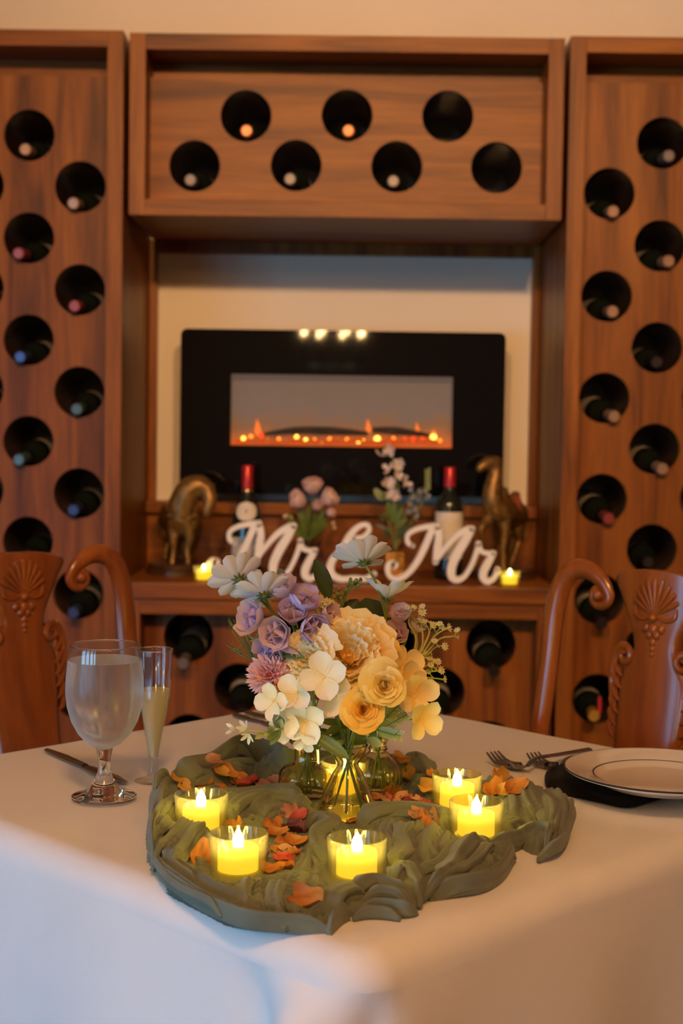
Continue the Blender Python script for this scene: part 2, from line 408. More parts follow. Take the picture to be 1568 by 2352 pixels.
def fill(holes, caps, where, group, yc=3.655):
    for i, h in enumerate(holes):
        if i < len(caps) and caps[i]:
            cp, cc = caps[i][0], caps[i][1]
            bottle(h, cp, cc, 'dark bottle with %s capsule, %s hole, %s' % (capn[cc], ordn[i], where), group, caps[i][2] if len(caps[i]) > 2 else yc)
fill(cLA, [((168, 467), 'tan'), ((171, 703), 'red'), ((176, 940), 'teal'), ((168, 1172), 'blue'), ((168, 1408), 'blue', 3.62), (None, 'red')], "left rack's column nearest the niche", 'bottles lying in the left rack')
fill(cLB, [((58, 343), 'tan'), ((42, 582), 'red'), ((46, 820), 'blue'), ((43, 1056), 'teal'), (None, 'dark'), (None, 'dark'), (None, 'dark')], "left rack's middle column", 'bottles lying in the left rack')
fill(cLC, [(None, 'teal'), (None, 'dark'), (None, 'red'), (None, 'dark')], "left rack's outer cut-off column", 'bottles lying in the left rack')
fill(cRA, [((1408, 486), 'tan'), ((1407, 716), 'tan'), ((1411, 957), 'tan'), ((1398, 1192), 'red'), ((1382, 1432), 'dark', 3.62), ((1364, 1645), 'yellow', 3.60)], "right rack's column nearest the niche", 'bottles lying in the right rack')
fill(cRB, [((1536, 358), 'grey'), ((1536, 600), 'tan'), ((1508, 832), 'dark'), ((1522, 1078), 'tan'), ((1489, 1292), 'dark'), (None, 'tan'), (None, 'dark')], "right rack's outer full column", 'bottles lying in the right rack')
fill(cRC, [(None, 'dark'), (None, 'tan'), (None, 'dark')], "right rack's cut-off column at the edge", 'bottles lying in the right rack')
UG = 'bottles lying in the upper box rack'
fill(hU[0][:2], [((566, 300), 'copper'), ((800, 300), 'copper')], "upper box rack's top row", UG)
fill(hU[1][:3], [((437, 413), 'grey'), ((666, 411), 'grey'), ((903, 416), 'grey')], "upper box rack's bottom row", UG)
LG = 'bottles lying in the low rack'
ordn = ['first', 'second', 'third', 'fourth']
fill(hD[0], [((420, 1525), 'grey', 3.61), (None, 'dark'), (None, 'tan'), ((1135, 1542), 'dark', 3.60)], "low rack's upper row", LG)
fill(hD[1], [((556, 1640), 'dark', 3.61), (None, 'dark'), ((1003, 1650), 'grey', 3.61)], "low rack's middle row", LG)
fill(hD[2], [(None, 'dark')] * 4, "low rack's bottom row", LG)
tg = P(1376, 1618, 3.63)
solo('bottle_tag', MB().box(tg.x - .004, tg.x + .005, tg.y - .001, tg.y, tg.z - .022, tg.z + .02), mat('red_tag', (.45, .02, .02), .5), 'small red paper tag on the yellow-capped bottle in the right rack', 'tag', smooth=False)

# ------------------------------------------------------------------ electric fireplace
YG = 3.96
g0, g1 = P(412, 1132, YG), P(1162, 765, YG)
fx0, fx1, fz0, fz1 = g0.x, g1.x, g0.z, g1.z
fp = thing('electric_fireplace', 'black glass wall-hung electric fireplace with glowing embers in the niche', 'fireplace', ((fx0 + fx1) / 2, YG, fz0))
BLACK_GLASS = mat('black_glass', (0.004, 0.004, 0.005), 0.03, var=0.0, spec=0.5)
w0, w1 = P(529, 1022, YG), P(1040, 866, YG)
wx0, wx1, wz0, wz1 = w0.x, w1.x, w0.z, w1.z
def rrect(x0, x1, z0, z1, r, n=6):
    out = []
    for cx, cz, a0 in ((x1 - r, z1 - r, 0), (x0 + r, z1 - r, 90), (x0 + r, z0 + r, 180), (x1 - r, z0 + r, 270)):
        for k in range(n + 1):
            a = R(a0 + 90 * k / n); out.append((cx + r * math.cos(a), cz + r * math.sin(a)))
    return out
# front glass: rounded panel with the window cut out
def panel_mesh(name, outer, inner, y, thick, m):
    cu = bpy.data.curves.new('tmp', 'CURVE'); cu.dimensions = '2D'; cu.fill_mode = 'BOTH'; cu.extrude = thick / 2
    for pts in (outer, inner):
        if not pts: continue
        s = cu.splines.new('POLY'); s.points.add(len(pts) - 1)
        for p, q in zip(s.points, pts): p.co = (q[0], q[1], 0, 1)
        s.use_cyclic_u = True
    o = bpy.data.objects.new('tmp', cu); C.objects.link(o)
    me = bpy.data.meshes.new_from_object(o.evaluated_get(bpy.context.evaluated_depsgraph_get())); me.name = name
    bpy.data.objects.remove(o); bpy.data.curves.remove(cu)
    for v in me.vertices: v.co = (v.co.x, y + thick / 2 - v.co.z, v.co.y)
    me.materials.clear(); me.materials.append(m); return me
def wpart(name, me, parent):
    off = wloc(parent)
    for v in me.vertices: v.co -= off
    return part(name, me, None, parent)
wpart('glass_surround', panel_mesh('glass_surround', rrect(fx0, fx1, fz0, fz1, .018), [(wx0, wz0), (wx1, wz0), (wx1, wz1), (wx0, wz1)], YG, .006, BLACK_GLASS), fp)
part('casing', MB().box(fx0 + .02, fx1 - .02, YG + .008, YW - .002, fz0 + .02, wz0 - .004, .002).box(fx0 + .02, fx1 - .02, YG + .008, YW - .002, wz1 + .004, fz1 - .02, .002).box(fx0 + .02, wx0 - .004, YG + .008, YW - .002, wz0 - .004, wz1 + .004).box(wx1 + .004, fx1 - .02, YG + .008, YW - .002, wz0 - .004, wz1 + .004), BLACK_GLASS, fp, smooth=False)
part('window_pane', MB().box(wx0, wx1, YG + .001, YG + .004, wz0, wz1), thin_glass('fireplace_pane', (.95, .95, .95)), fp, smooth=False)
# the lit flame screen at the back of the box
ms, nt, b = new_mat('flame_screen'); N, L = nt.nodes, nt.links
tc = N.new('ShaderNodeTexCoord'); sp = N.new('ShaderNodeSeparateXYZ'); L.new(tc.outputs['Generated'], sp.inputs[0])
nz = N.new('ShaderNodeTexNoise'); nz.inputs['Scale'].default_value = 5; nz.inputs['Detail'].default_value = 3; mpp = N.new('ShaderNodeMapping'); mpp.inputs['Scale'].default_value = (1.6, 1, .5)
L.new(tc.outputs['Generated'], mpp.inputs[0]); L.new(mpp.outputs[0], nz.inputs['Vector'])
ma = N.new('ShaderNodeMath'); ma.operation = 'MULTIPLY_ADD'; ma.inputs[1].default_value = .55; ma.use_clamp = True
mz = N.new('ShaderNodeMath'); mz.operation = 'SUBTRACT'; mz.inputs[1].default_value = .27; L.new(sp.outputs['Z'], mz.inputs[0])
L.new(nz.outputs[0], ma.inputs[0]); L.new(mz.outputs[0], ma.inputs[2])
cr = N.new('ShaderNodeValToRGB'); e = cr.color_ramp.elements
e[0].position = 0.0; e[0].color = (.75, .10, .008, 1); e[1].position = .9; e[1].color = (.14, .085, .06, 1)
for p_, c_ in ((.10, (.55, .11, .016, 1)), (.26, (.24, .085, .03, 1)), (.5, (.16, .095, .07, 1))):
    x = e.new(p_); x.color = c_
L.new(ma.outputs[0], cr.inputs[0]); b.inputs['Base Color'].default_value = (.06, .05, .045, 1)
L.new(cr.outputs[0], b.inputs['Emission Color']); b.inputs['Emission Strength'].default_value = .95
part('flame_screen', MB().box(wx0 - .003, wx1 + .003, YG + .05, YG + .055, wz0 - .003, wz1 + .003), ms, fp, smooth=False)
EMB = [emis('ember_orange', (1, .22, .02), 3.0), emis('ember_yellow', (1, .5, .06), 5.0), emis('ember_red', (.8, .06, .01), 1.4)]
LOGM = mat('charred_log', (.05, .035, .03), .8, var=.4, scale=30, bump=.4)
def fpx(px, py): return P(px, py, YG + .025)
lg = [fpx(605, 997), fpx(680, 989), fpx(760, 990), fpx(845, 996)]
part('log', MB().tube(smooth_path(lg, 4), lerps([.004, .011, .012, .006], 13), 10), LOGM, fp)
lg = [fpx(855, 988), fpx(910, 990), fpx(985, 1000)]
part('log', MB().tube(smooth_path(lg, 4), lerps([.008, .012, .005], 9), 10), LOGM, fp)
bed = MB()
for k in range(46):
    px = 545 + k * 10; q = fpx(px, 1014 + rnd.uniform(-4, 3)); bed.ball(q, rnd.uniform(.006, .011), 7, 5, (1.3, .8, .7))
bd = part('ember_bed', bed, mat('ember_bed_glow', (.1, .02, .01), .8, var=.5, scale=40, emit=(.9, .10, .01), estr=.7), fp); bd['kind'] = 'stuff'
for px, py, k, r in ((559, 1007, 1, .006), (576, 1003, 0, .006), (600, 1000, 2, .008), (615, 1011, 1, .005), (640, 1008, 0, .005), (681, 1004, 1, .006), (702, 1011, 1, .006), (722, 1009, 0, .004), (738, 1013, 1, .005), (757, 1009, 0, .006), (775, 1013, 1, .006), (797, 1009, 0, .005), (823, 1013, 1, .006), (834, 1013, 1, .005), (866, 1009, 1, .009), (893, 1011, 0, .006), (903, 1008, 0, .006), (930, 1010, 2, .008), (950, 1009, 2, .009), (970, 1009, 2, .008), (995, 1005, 1, .009), (1010, 1012, 0, .005)):
    part('ember', MB().ball(fpx(px, py), r, 8, 6, (1, .7, 1.1)), EMB[k], fp)
FLM = emis('flame_glow', (.9, .20, .025), .8)
for px, y0, y1, w in ((592, 1000, 962, .010), (847, 994, 962, .008), (960, 997, 970, .007), (998, 1003, 987, .009)):
    a = fpx(px, y0); c = fpx(px - 3, y1); a.y = c.y = YG + .042
    part('flame', MB().tube([a, a.lerp(c, .3), a.lerp(c, .7), c], [w * .6, w, w * .5, .0005], 10, flat=((0, 1, 0), .3)), FLM, fp)

# ------------------------------------------------------------------ the far chandelier mirrored in the fireplace glass
def chandelier(loc):
    o = thing('chandelier', 'round chandelier of candle bulbs, mirrored in the fireplace glass', 'chandelier', loc)
    BR = mat('dark_bronze', (.12, .10, .08), .35, metal=.9)
    x, y, z = loc
    ring = MB(); ring.tube([(x + .32 * math.cos(a), y + .32 * math.sin(a), z) for a in [2 * PI * k / 40 for k in range(41)]], .012, 8, False)
    part('ring', ring, mat('chandelier_ring', (.5, .55, .5), .3, metal=.4), o)
    part('rod', MB().tube([(x, y, z), (x, y, 3.0)], .008, 8), BR, o)
    B = emis('bulb_glow', (1, .62, .25), 160)
    for k in range(8):
        a = 2 * PI * k / 8 + .3; q = Vector((x + .32 * math.cos(a), y + .32 * math.sin(a), z))
        part('arm', MB().tube([(x, y, z + .02), q], .006, 6), BR, o)
        part('bulb', MB().lathe([(.001, .30), (.012, .315), (.02, .34), (.012, .375), (.001, .40)], 10, o=q), B, o)
        part('candle_sleeve', MB().tube([q, q + Vector((0, 0, .31))], .011, 8), BR, o)
    return o
chandelier((-.22, -6.8, 1.865))

# ------------------------------------------------------------------ chairs
def revolve_scroll(mb, cx, cz, r0, turns, a0, wid, dep, y, sgn=1):
    """flat spiral ending in a volute, drawn in the chair-back plane"""
    pts = []; rad = []
    n = int(26 * turns)
    for k in range(n + 1):
        t = k / n; a = a0 + sgn * 2 * PI * turns * t; r = r0 * (1 - .78 * t)
        pts.append((cx + r * math.cos(a), y(cx, cz), cz + r * math.sin(a))); rad.append(wid * (1 - .35 * t))
    mb.tube(pts, rad, 8, flat=((0, 1, 0), dep))
SPL = [(.957, .02), (.9565, .032), (.953, .058), (.946, .080), (.938, .084), (.925, .077), (.905, .064), (.882, .050), (.862, .040), (.846, .037), (.828, .044), (.812, .056), (.79, .062), (.75, .060), (.70, .055), (.65, .053), (.58, .058), (.52, .070), (.47, .085), (.45, .09)]
def splat_w(v):
    zs = [p[0] for p in SPL][::-1]; ws = [p[1] for p in SPL][::-1]
    return float(np.interp(v, zs, ws))
def back_y(u, v):                    # the back leans away and is dished
    return (v - .9) * .13 + 2.4 * min(abs(u), .075) ** 2 + .012 * math.sin((v - .62) * 9)
def make_chair(label, loc, rz, group):
    o = thing('dining_chair', label, 'chair', loc, rz, group)
    M = MW['chair']
    mb = MB(); nu = 14; rows = [v for v, _ in SPL]; rows = sorted(set(rows + [round(.45 + .0127 * k, 4) for k in range(40)]), reverse=True)
    for sgn, off in ((1, -.010), (-1, .010)):
        vs = []
        for v in rows:
            w = splat_w(v)
            for i in range(nu + 1):
                u = w * (-1 + 2 * i / nu); e = max(0, 1 - abs(u) / w) if w else 0
                rr = 1 - max(0, 1 - (w - abs(u)) / .008) ** 2 * .5 if w - abs(u) < .008 else 1
                vs.append((u, back_y(u, v) + off * rr, v))
        k = nu + 1
        mb.add(vs, [(a * k + b_, a * k + b_ + 1, (a + 1) * k + b_ + 1, (a + 1) * k + b_) for a in range(len(rows) - 1) for b_ in range(nu)])
    n0 = len(rows) * (nu + 1); k = nu + 1
    rim = [(0, i) for i in range(nu + 1)] + [(j, nu) for j in range(1, len(rows))] + [(len(rows) - 1, i) for i in range(nu - 1, -1, -1)] + [(j, 0) for j in range(len(rows) - 2, 0, -1)]
    for a, c in zip(rim, rim[1:] + rim[:1]):
        ia, ic = a[0] * k + a[1], c[0] * k + c[1]
        mb.f.append([ia, ic, n0 + ic, n0 + ia])
    part('splat', mb, M, o, world=False, auto=R(60))
    for s in (-1, 1):
        # stile: from the seat up, over the shoulder and round into a volute
        pts = [(s * .185, .44), (s * .192, .55), (s * .200, .68), (s * .2005, .80), (s * .199, .86), (s * .193, .90), (s * .182, .928), (s * .166, .943), (s * .147, .947), (s * .128, .943), (s * .108, .930), (s * .096, .912)]
        pts = [(u, back_y(u, v) - .002, v) for u, v in pts]
        sp = smooth_path(pts, 4)
        for k_ in range(1, 27):
            t = k_ / 26; a = PI + s * 0; ang = (PI - 2 * PI * 1.15 * -t) if s > 0 else (0 - 2 * PI * 1.15 * t)
            r = .0185 * (1 - .72 * t); cx = s * .1135
            u = cx + r * math.cos(ang); v = .912 + r * math.sin(ang)
            sp.append(Vector((u, back_y(u, v) - .003, v)))
        rad = lerps([.0165, .0165, .0165, .017, .0165, .015, .013, .0085], len(sp) - 26) + lerps([.0078, .006, .0048], 26)
        st = MB().tube(sp, rad, 10, flat=((0, 1, 0), .75))
        sto = part('stile', st, M, o, world=False)
        part('volute_eye', MB().ball((s * .1135, back_y(.1135, .912) - .008, .912), .0085, 10, 7, (1, .8, 1)), M, sto, world=False)
        # small scroll and acanthus leaf on the splat edge
        sc = MB()
        pts = [(s * .066, .735), (s * .070, .77), (s * .074, .80), (s * .071, .825), (s * .063, .842), (s * .052, .847)]
        sp = smooth_path([(u, back_y(u, v) - .008, v) for u, v in pts], 4); n_ = len(sp)
        for k_ in range(1, 20):
            t = k_ / 19; ang = PI / 2 + s * 2 * PI * 1.1 * t; r = .0135 * (1 - .75 * t)
            u = s * .050 + r * math.cos(ang); v = .8335 + r * math.sin(ang)
            sp.append(Vector((u, back_y(u, v) - .011, v)))
        sc.tube(sp, lerps([.002, .006, .008, .008, .006], n_) + lerps([.0055, .004], 19), 8, flat=((0, 1, 0), .9))
        part('scroll', sc, M, o, world=False)
        lf = MB()
        for k_ in range(6):
            v0 = .822 - .0175 * k_
            q = [(s * .052, v0 - .018), (s * .062, v0 - .012), (s * .0735 - s * .0012 * k_, v0), (s * .0745 - s * .0012 * k_, v0 + .006)]
            lf.tube(smooth_path([(u, back_y(u, v) - .010, v) for u, v in q], 4), lerps([.001, .0048, .0055, .003], 13), 8, flat=((0, 1, 0), .9))
        part('carved_leaf', lf, M, o, world=False)
    sh = MB()
    for k_ in range(9):
        a = R(90 + (k_ - 4) * 15.5); r0, r1 = .010, .050 + .004 * math.cos((k_ - 4) * .5)
        q = [(r * math.cos(a) * 0.86, .893 + r * math.sin(a)) for r in (r0, r0 + .012, r1 - .01, r1)]
        sh.tube([(u, back_y(u, v) - .0105, v) for u, v in q], [.0012, .0026, .0046, .0030], 8, flat=((0, 1, 0), 1.0))
    for s in (-1, 1):
        q = [(s * .034, .907), (s * .032, .894), (s * .020, .889), (s * .006, .892)]
        sh.tube(smooth_path([(u, back_y(u, v) - .0105, v) for u, v in q], 4), lerps([.002, .0035, .003, .0015], 13), 8, flat=((0, 1, 0), 1.0))
    so = part('carved_shell', sh, M, o, world=False)
    pd = MB().ball((0, back_y(0, .892) - .013, .892), .006, 10, 7)
    for u, v, r in ((-.013, .877, .006), (.013, .877, .006), (0, .876, .007), (-.006, .868, .0055), (.006, .868, .0055), (0, .858, .005), (0, .849, .0042), (0, .841, .0032)):
        pd.ball((u, back_y(u, v) - .0105, v), r, 8, 6, (1.0, .8, 1.2))
    part('carved_pendant', pd, M, o, world=False)
    part('seat', MB().box(-.225, .225, -.47, .0 - .07, .405, .435, .006), M, o, world=False)
    part('cushion', MB().box(-.21, .21, -.455, -.085, .435, .465, .012), mat('seat_fabric', (.25, .16, .08), .9, var=.2, scale=50), o, world=False)
    part('shoe_rail', MB().box(-.20, .20, -.085, -.045, .425, .46, .004), M, o, world=False)
    for x, y in ((-.2, -.44), (.2, -.44), (-.19, -.075), (.19, -.075)):
        part('leg', MB().tube(smooth_path([(x, y, .41), (x * 1.03, y - .012, .3), (x, y + .004, .12), (x * 1.03, y - .01, 0)], 4), lerps([.026, .024, .015, .02], 13), 8), M, o, world=False)
    return o
make_chair('carved wooden dining chair behind the two glasses, on the left of the table', (-.488, 2.105, 0), R(45), 'carved dining chairs')
make_chair('carved wooden dining chair behind the white plate, on the right of the table', (.424, 1.965, 0), R(-48.6), 'carved dining chairs')

# ------------------------------------------------------------------ table and tablecloth
TZ = .75
TC = Vector((0.0, 1.580, 0)); TS = .792; TA = R(46)
def tw(u, v, z): # table local to world
    c, s = math.cos(TA), math.sin(TA)
    return Vector((TC.x + u * c - v * s, TC.y + u * s + v * c, z))
tb = thing('dining_table', 'square pedestal dining table hidden under the white tablecloth', 'table', (TC.x, TC.y, 0), TA)
hs = TS / 2 - .035
part('tabletop', MB().box(-hs, hs, -hs, hs, TZ - .035, TZ - .006, .008), MW['chair'], tb, world=False)
part('pedestal', MB().lathe([(.0005, .02), (.05, .02), (.05, .1), (.035, .2), (.045, .6), (.1, .712), (.0005, .714)], 20), MW['chair'], tb, world=False)
part('base', MB().box(-.25, .25, -.04, .04, 0, .03, .005).box(-.04, .04, -.25, .25, 0, .03, .005), MW['chair'], tb, world=False)
def cloth_mesh():
    mb = MB(); h = TS / 2; rc = .045; re = .028
    # perimeter of the rounded square: point, outward normal, distance from the nearest corner
    per = []
    nside = 100; ncor = 34
    for k in range(4):
        a0 = PI / 2 * k - PI / 4 - PI / 4
        # side k: outward normal direction angle = k*90deg
        na = PI / 2 * k; n = Vector((math.cos(na), math.sin(na))); t = Vector((-n.y, n.x))
        for i in range(nside):
            q = -(h - rc) * math.cos(PI * i / nside)
            sg = (h - rc) - abs(q) + rc * .8; per.append((n * h + t * q, n, abs(sg - .045) if k == 2 and q > 0 else abs(sg + .045) if k == 3 and q < 0 else sg, k, q))
        c = n * (h - rc) + t * (h - rc)
        for i in range(ncor):
            a = na + PI / 2 * i / ncor; m_ = Vector((math.cos(a), math.sin(a)))
            per.append((c + m_ * rc, m_, abs((i / ncor - .5) * rc * 1.6 + (.045 if k == 2 else 0)), k, i / ncor))
    n = len(per); rows = []
    fr = [0.001, .12, .25, .38, .5, .62, .72, .8, .87, .93, .97]
    for f_ in fr: rows.append([(p * f_, 0.0) for p, *_ in [(q[0] - q[1] * re, 0) for q in per]])
    for i in range(9):
        a = PI / 2 * i / 8
        rows.append([(q[0] - q[1] * re + q[1] * re * math.sin(a), -(re - re * math.cos(a))) for q in per])
    drop = .25
    for j in range(1, 41):
        tt = (j / 40) ** 1.5; d = drop * tt; r = []
        for p, nn, dc, k, q in per:
            fl = .010 * (1 - math.exp(-d / .1)) + .012 * tt * math.sin(p.x * 23 + 1.3) * math.sin(p.y * 19 + .4) * min(1, dc / .1)
            g = math.exp(-(dc / .023) ** 2); g2 = math.exp(-((dc - .058) / .022) ** 2); e5 = 1 - math.exp(-d / .055)
            fl += (.040 * g - .022 * g2) * e5 + (.07 * g - .02 * g2) * (1 - math.exp(-(d / .20) ** 1.5))
            r.append((p + nn * fl, -re - d))
        rows.append(r)
    vs = []
    for r in rows:
        for p, z in r:
            nz = .0013 * mnoise.noise(Vector((p.x * 7, p.y * 7, z * 5))) + .0007 * mnoise.noise(Vector((p.x * 16 + 5, p.y * 4, z * 5)))
            w = tw(p.x, p.y, TZ + z + nz)
            if z < -re: w += Vector((mnoise.noise(w * 3), mnoise.noise(w * 3 + Vector((9, 2, 1))), 0)) * .006 * min(1, -z * 4)
            vs.append(w)
    mb.add(vs, [(i * n + j, i * n + (j + 1) % n, (i + 1) * n + (j + 1) % n, (i + 1) * n + j) for i in range(len(rows) - 1) for j in range(n)])
    mb.f.append(list(range(n))[::-1])
    return mb
cl = cloth_mesh()
solo('tablecloth', cl, MW['cloth'], 'white linen tablecloth draped over the square table to its corners', 'tablecloth', loc=(TC.x, TC.y, TZ), auto=R(80))
# ------------------------------------------------------------------ things on the shelf
def remesh(mb, name, m, vox=.004, smooth=4):
    me = mb.mesh('tmp', m); o = bpy.data.objects.new('tmp', me); C.objects.link(o)
    a = o.modifiers.new('r', 'REMESH'); a.mode = 'VOXEL'; a.voxel_size = vox; a.use_smooth_shade = True
    b = o.modifiers.new('s', 'SMOOTH'); b.iterations = smooth; b.factor = .5
    out = bpy.data.meshes.new_from_object(o.evaluated_get(bpy.context.evaluated_depsgraph_get())); out.name = name
    bpy.data.objects.remove(o); bpy.data.meshes.remove(me)
    for p in out.polygons: p.use_smooth = True
    out.materials.clear(); out.materials.append(m); return out
BRONZE = mat('aged_bronze', (.23, .125, .035), .42, metal=.55, var=.45, scale=45, bump=.5, bscale=120)
BRDARK = mat('dark_base_wood', (.07, .035, .018), .3, var=.3, scale=20, coat=.5)
ZS = zsh
def chain(mb, pts, rads, k=4, n=10):
    sp = smooth_path(pts, k); mb.tube(sp, lerps(rads, len(sp)), n)
    mb.ball(pts[0], rads[0], 10, 8); mb.ball(pts[-1], rads[-1], 10, 8)
    return mb
# bronze horse, seen three quarters from the front, neck arched and head tucked down to the right
hp = P(410, 1318, 3.86); hb = Vector((hp.x, 3.86, ZS)); 
horse = thing('horse_statue', 'bronze horse statue with arched neck and lowered head, left end of the shelf', 'statue', hb)
bz = .028
def H(x, y, z): return (x, y, z + bz)
m = MB()
chain(m, [H(.020, -.045, .118), H(.005, .0, .122), H(-.015, .06, .122), H(-.028, .105, .118)], [.044, .047, .047, .043])
chain(m, [H(.012, -.05, .125), H(.018, -.055, .165), H(.036, -.06, .200), H(.062, -.064, .212), H(.082, -.068, .200)], [.042, .040, .036, .029, .023])
chain(m, [H(.084, -.068, .198), H(.090, -.074, .175), H(.086, -.080, .150), H(.082, -.082, .137)], [.022, .021, .016, .012])
for dx in (-.010, .010): m.tube([H(.090 + dx, -.064, .208), H(.094 + dx, -.062, .226)], [.005, .001], 6)
chain(m, [H(.032, -.060, .100), H(.036, -.063, .070), H(.030, -.062, .040), H(.033, -.064, .008)], [.022, .013, .009, .008])
chain(m, [H(-.006, -.052, .100), H(-.008, -.057, .068), H(-.008, -.056, .038), H(-.010, -.060, .008)], [.022, .013, .009, .008])
chain(m, [H(-.048, .100, .105), H(-.052, .095, .070), H(-.046, .108, .048), H(-.050, .098, .008)], [.026, .014, .008, .008])
chain(m, [H(-.006, .105, .105), H(-.006, .100, .070), H(.000, .112, .048), H(-.004, .100, .008)], [.026, .014, .008, .008])
for x, y in ((.033, -.066), (-.010, -.062), (-.050, .096), (-.004, .098)): m.tube([H(x, y, .0), H(x, y, .014)], [.011, .008], 8)
part('body', remesh(m, 'body', BRONZE), None, horse)
m = MB(); chain(m, [H(-.030, .14, .135), H(-.040, .165, .12), H(-.046, .17, .08), H(-.044, .165, .05)], [.010, .014, .012, .003]); part('tail', m, BRONZE, horse, world=False)
m = MB()
for k in range(9):
    t = k / 8; a = Vector(H(.010, -.02, .165)).lerp(Vector(H(.074, -.055, .226)), t) + Vector((0, 0, .020 * math.sin(t * PI)))
    m.tube([a, a + Vector((-.012, .014, -.02)), a + Vector((-.02, .018, -.045))], [.006, .007, .002], 6)
part('mane', m, BRONZE, horse, world=False)
m = MB(); m.tube(smooth_path([H(-.034, -.06, .165), H(-.01, -.087, .135), H(.022, -.096, .118), H(.052, -.086, .138), H(.05, -.055, .175)], 5), .0035, 6)
for k in range(5): m.ball(H(-.016 + .017 * k, -.094 + .004 * abs(k - 2), .124 + .004 * abs(k - 2)), .0065, 8, 6)
part('harness', m, BRONZE, horse, world=False)
m = MB(); m.box(-.034, .030, .0, .08, .150, .168 + .0, .007); m.v = [v + Vector((-.006, 0, bz)) for v in m.v]; part('saddle', m, BRONZE, horse, world=False)
m = MB(); m.lathe([(.0005, 0), (1, 0), (1, .010), (.92, .014), (.95, .022), (.90, bz), (.0005, bz)], 32); m.v = [Vector((v.x * .085 - .005, v.y * .135 + .02, v.z)) for v in m.v]; part('base', m, BRDARK, horse, world=False)
# bronze camel, head raised, one foreleg lifted
cp = P(1150, 1318, 3.88); cb = Vector((cp.x, 3.88, ZS))
camel = thing('camel_statue', 'bronze camel statue with raised head and lifted foreleg, right end of the shelf', 'statue', cb)
bz = .022
m = MB()
chain(m, [H(-.016, -.05, .158), H(.010, 0, .160), H(.038, .05, .152), H(.052, .085, .145)], [.030, .036, .036, .032])
chain(m, [H(-.018, -.055, .160), H(-.034, -.070, .185), H(-.034, -.070, .225), H(-.026, -.066, .262), H(-.032, -.068, .284)], [.034, .029, .025, .021, .019])
chain(m, [H(-.030, -.066, .288), H(-.048, -.076, .290), H(-.066, -.086, .280), H(-.072, -.089, .274)], [.021, .018, .014, .011])
for dy in (-.010, .010): m.tube([H(-.018, -.062 + dy, .296), H(-.008, -.056 + dy, .305)], [.005, .001], 6)
chain(m, [H(.000, -.055, .145), H(.002, -.060, .100), H(-.002, -.060, .055), H(.000, -.062, .008)], [.021, .013, .009, .008])
chain(m, [H(-.034, -.055, .148), H(-.058, -.085, .122), H(-.066, -.090, .112), H(-.062, -.078, .075), H(-.056, -.066, .058)], [.020, .013, .011, .008, .008])
chain(m, [H(.056, .085, .140), H(.052, .078, .098), H(.058, .092, .070), H(.036, .075, .008)], [.027, .014, .009, .008])
chain(m, [H(.026, .095, .140), H(.028, .090, .098), H(.040, .104, .070), H(.036, .098, .008)], [.025, .014, .009, .008])
for x, y in ((.000, -.064), (.036, .073), (.036, .096)): m.tube([H(x, y, 0), H(x, y, .014)], [.012, .008], 8)
chain(m, [H(.000, .0, .186), H(.004, .0, .212)], [.026, .013]); chain(m, [H(.034, .045, .178), H(.040, .045, .200)], [.026, .013])
part('body', remesh(m, 'body', BRONZE), None, camel)
m = MB(); m.sheet(lambda a, b: Vector(H(-.012 + .062 * a + .034 * math.cos(PI * (b - .5) * 1.0) * 0, -.01 + .05 * a + .046 * math.sin(PI * (b - .5)), .155 + .048 * math.cos(PI * (b - .5)) + .006 * math.cos(a * 2 * PI))), 10, 12)
part('saddle_cloth', m, mat('saddle_red', (.26, .06, .03), .6, var=.4, scale=50), camel, world=False)
m = MB(); m.tube(smooth_path([H(-.045, -.06, .19), H(-.05, -.095, .165), H(-.022, -.092, .142), H(.016, -.07, .15)], 5), .0035, 6); part('harness', m, BRONZE, camel, world=False)
m = MB(); chain(m, [H(.07, .11, .15), H(.080, .125, .12), H(.078, .122, .08)], [.007, .006, .004]); part('tail', m, BRONZE, camel, world=False)
m = MB(); m.lathe([(.0005, 0), (1, 0), (1, .010), (.93, .013), (.95, .018), (.90, bz), (.0005, bz)], 32); m.v = [Vector((v.x * .098 - .002, v.y * .130 + .01, v.z)) for v in m.v]; part('base', m, BRDARK, camel, world=False)

# the two standing bottles
REDCAP = mat('red_capsule', (.42, .018, .020), .3, metal=.3, var=.1)
CREST = mat('crest_ink', (.34, .31, .27), .6)
def standing(label, px, Y, h, prof, cap_z, labels, rotz=0):
    p = P(px, 1300, Y); o = thing('wine_bottle', label, 'wine bottle', (p.x, Y, ZS), 0, 'bottles standing on the shelf')
    part('bottle_glass', MB().lathe([(r, z) for r, z in prof], 32), GL_DARK, o, world=False, auto=R(60))
    part('capsule', MB().lathe([(.0005, h + .0012), (.0135, h + .001), (.0153, h - .002), (.0153, cap_z + .01), (.0158, cap_z), (.0148, cap_z - .001)], 28), REDCAP, o, world=False)
    for nm, z0, z1, r0, r1, a0, a1, m_ in labels:
        part(nm, MB().lathe([(r0 + (r1 - r0) * k / 5, z0 + (z1 - z0) * k / 5) for k in range(6)], 20, a0=a0, a1=a1), m_, o, world=False)
    return o
b1 = standing('wine bottle with red capsule and round crest label, next to the horse statue', 566, 3.80, .295,
    [(.0005, .004), (.034, 0), (.0405, .004), (.041, .012), (.041, .125), (.039, .15), (.032, .18), (.022, .21), (.0165, .228), (.0145, .24), (.0142, .292), (.0005, .293)], .235,
    [('label', .03, .105, .0414, .0414, R(200), R(340), LABEL), ('neck_stripe', .219, .231, .0186, .0160, 0, 2 * PI, mat('copper_band', (.6, .3, .08), .3, metal=.6))])
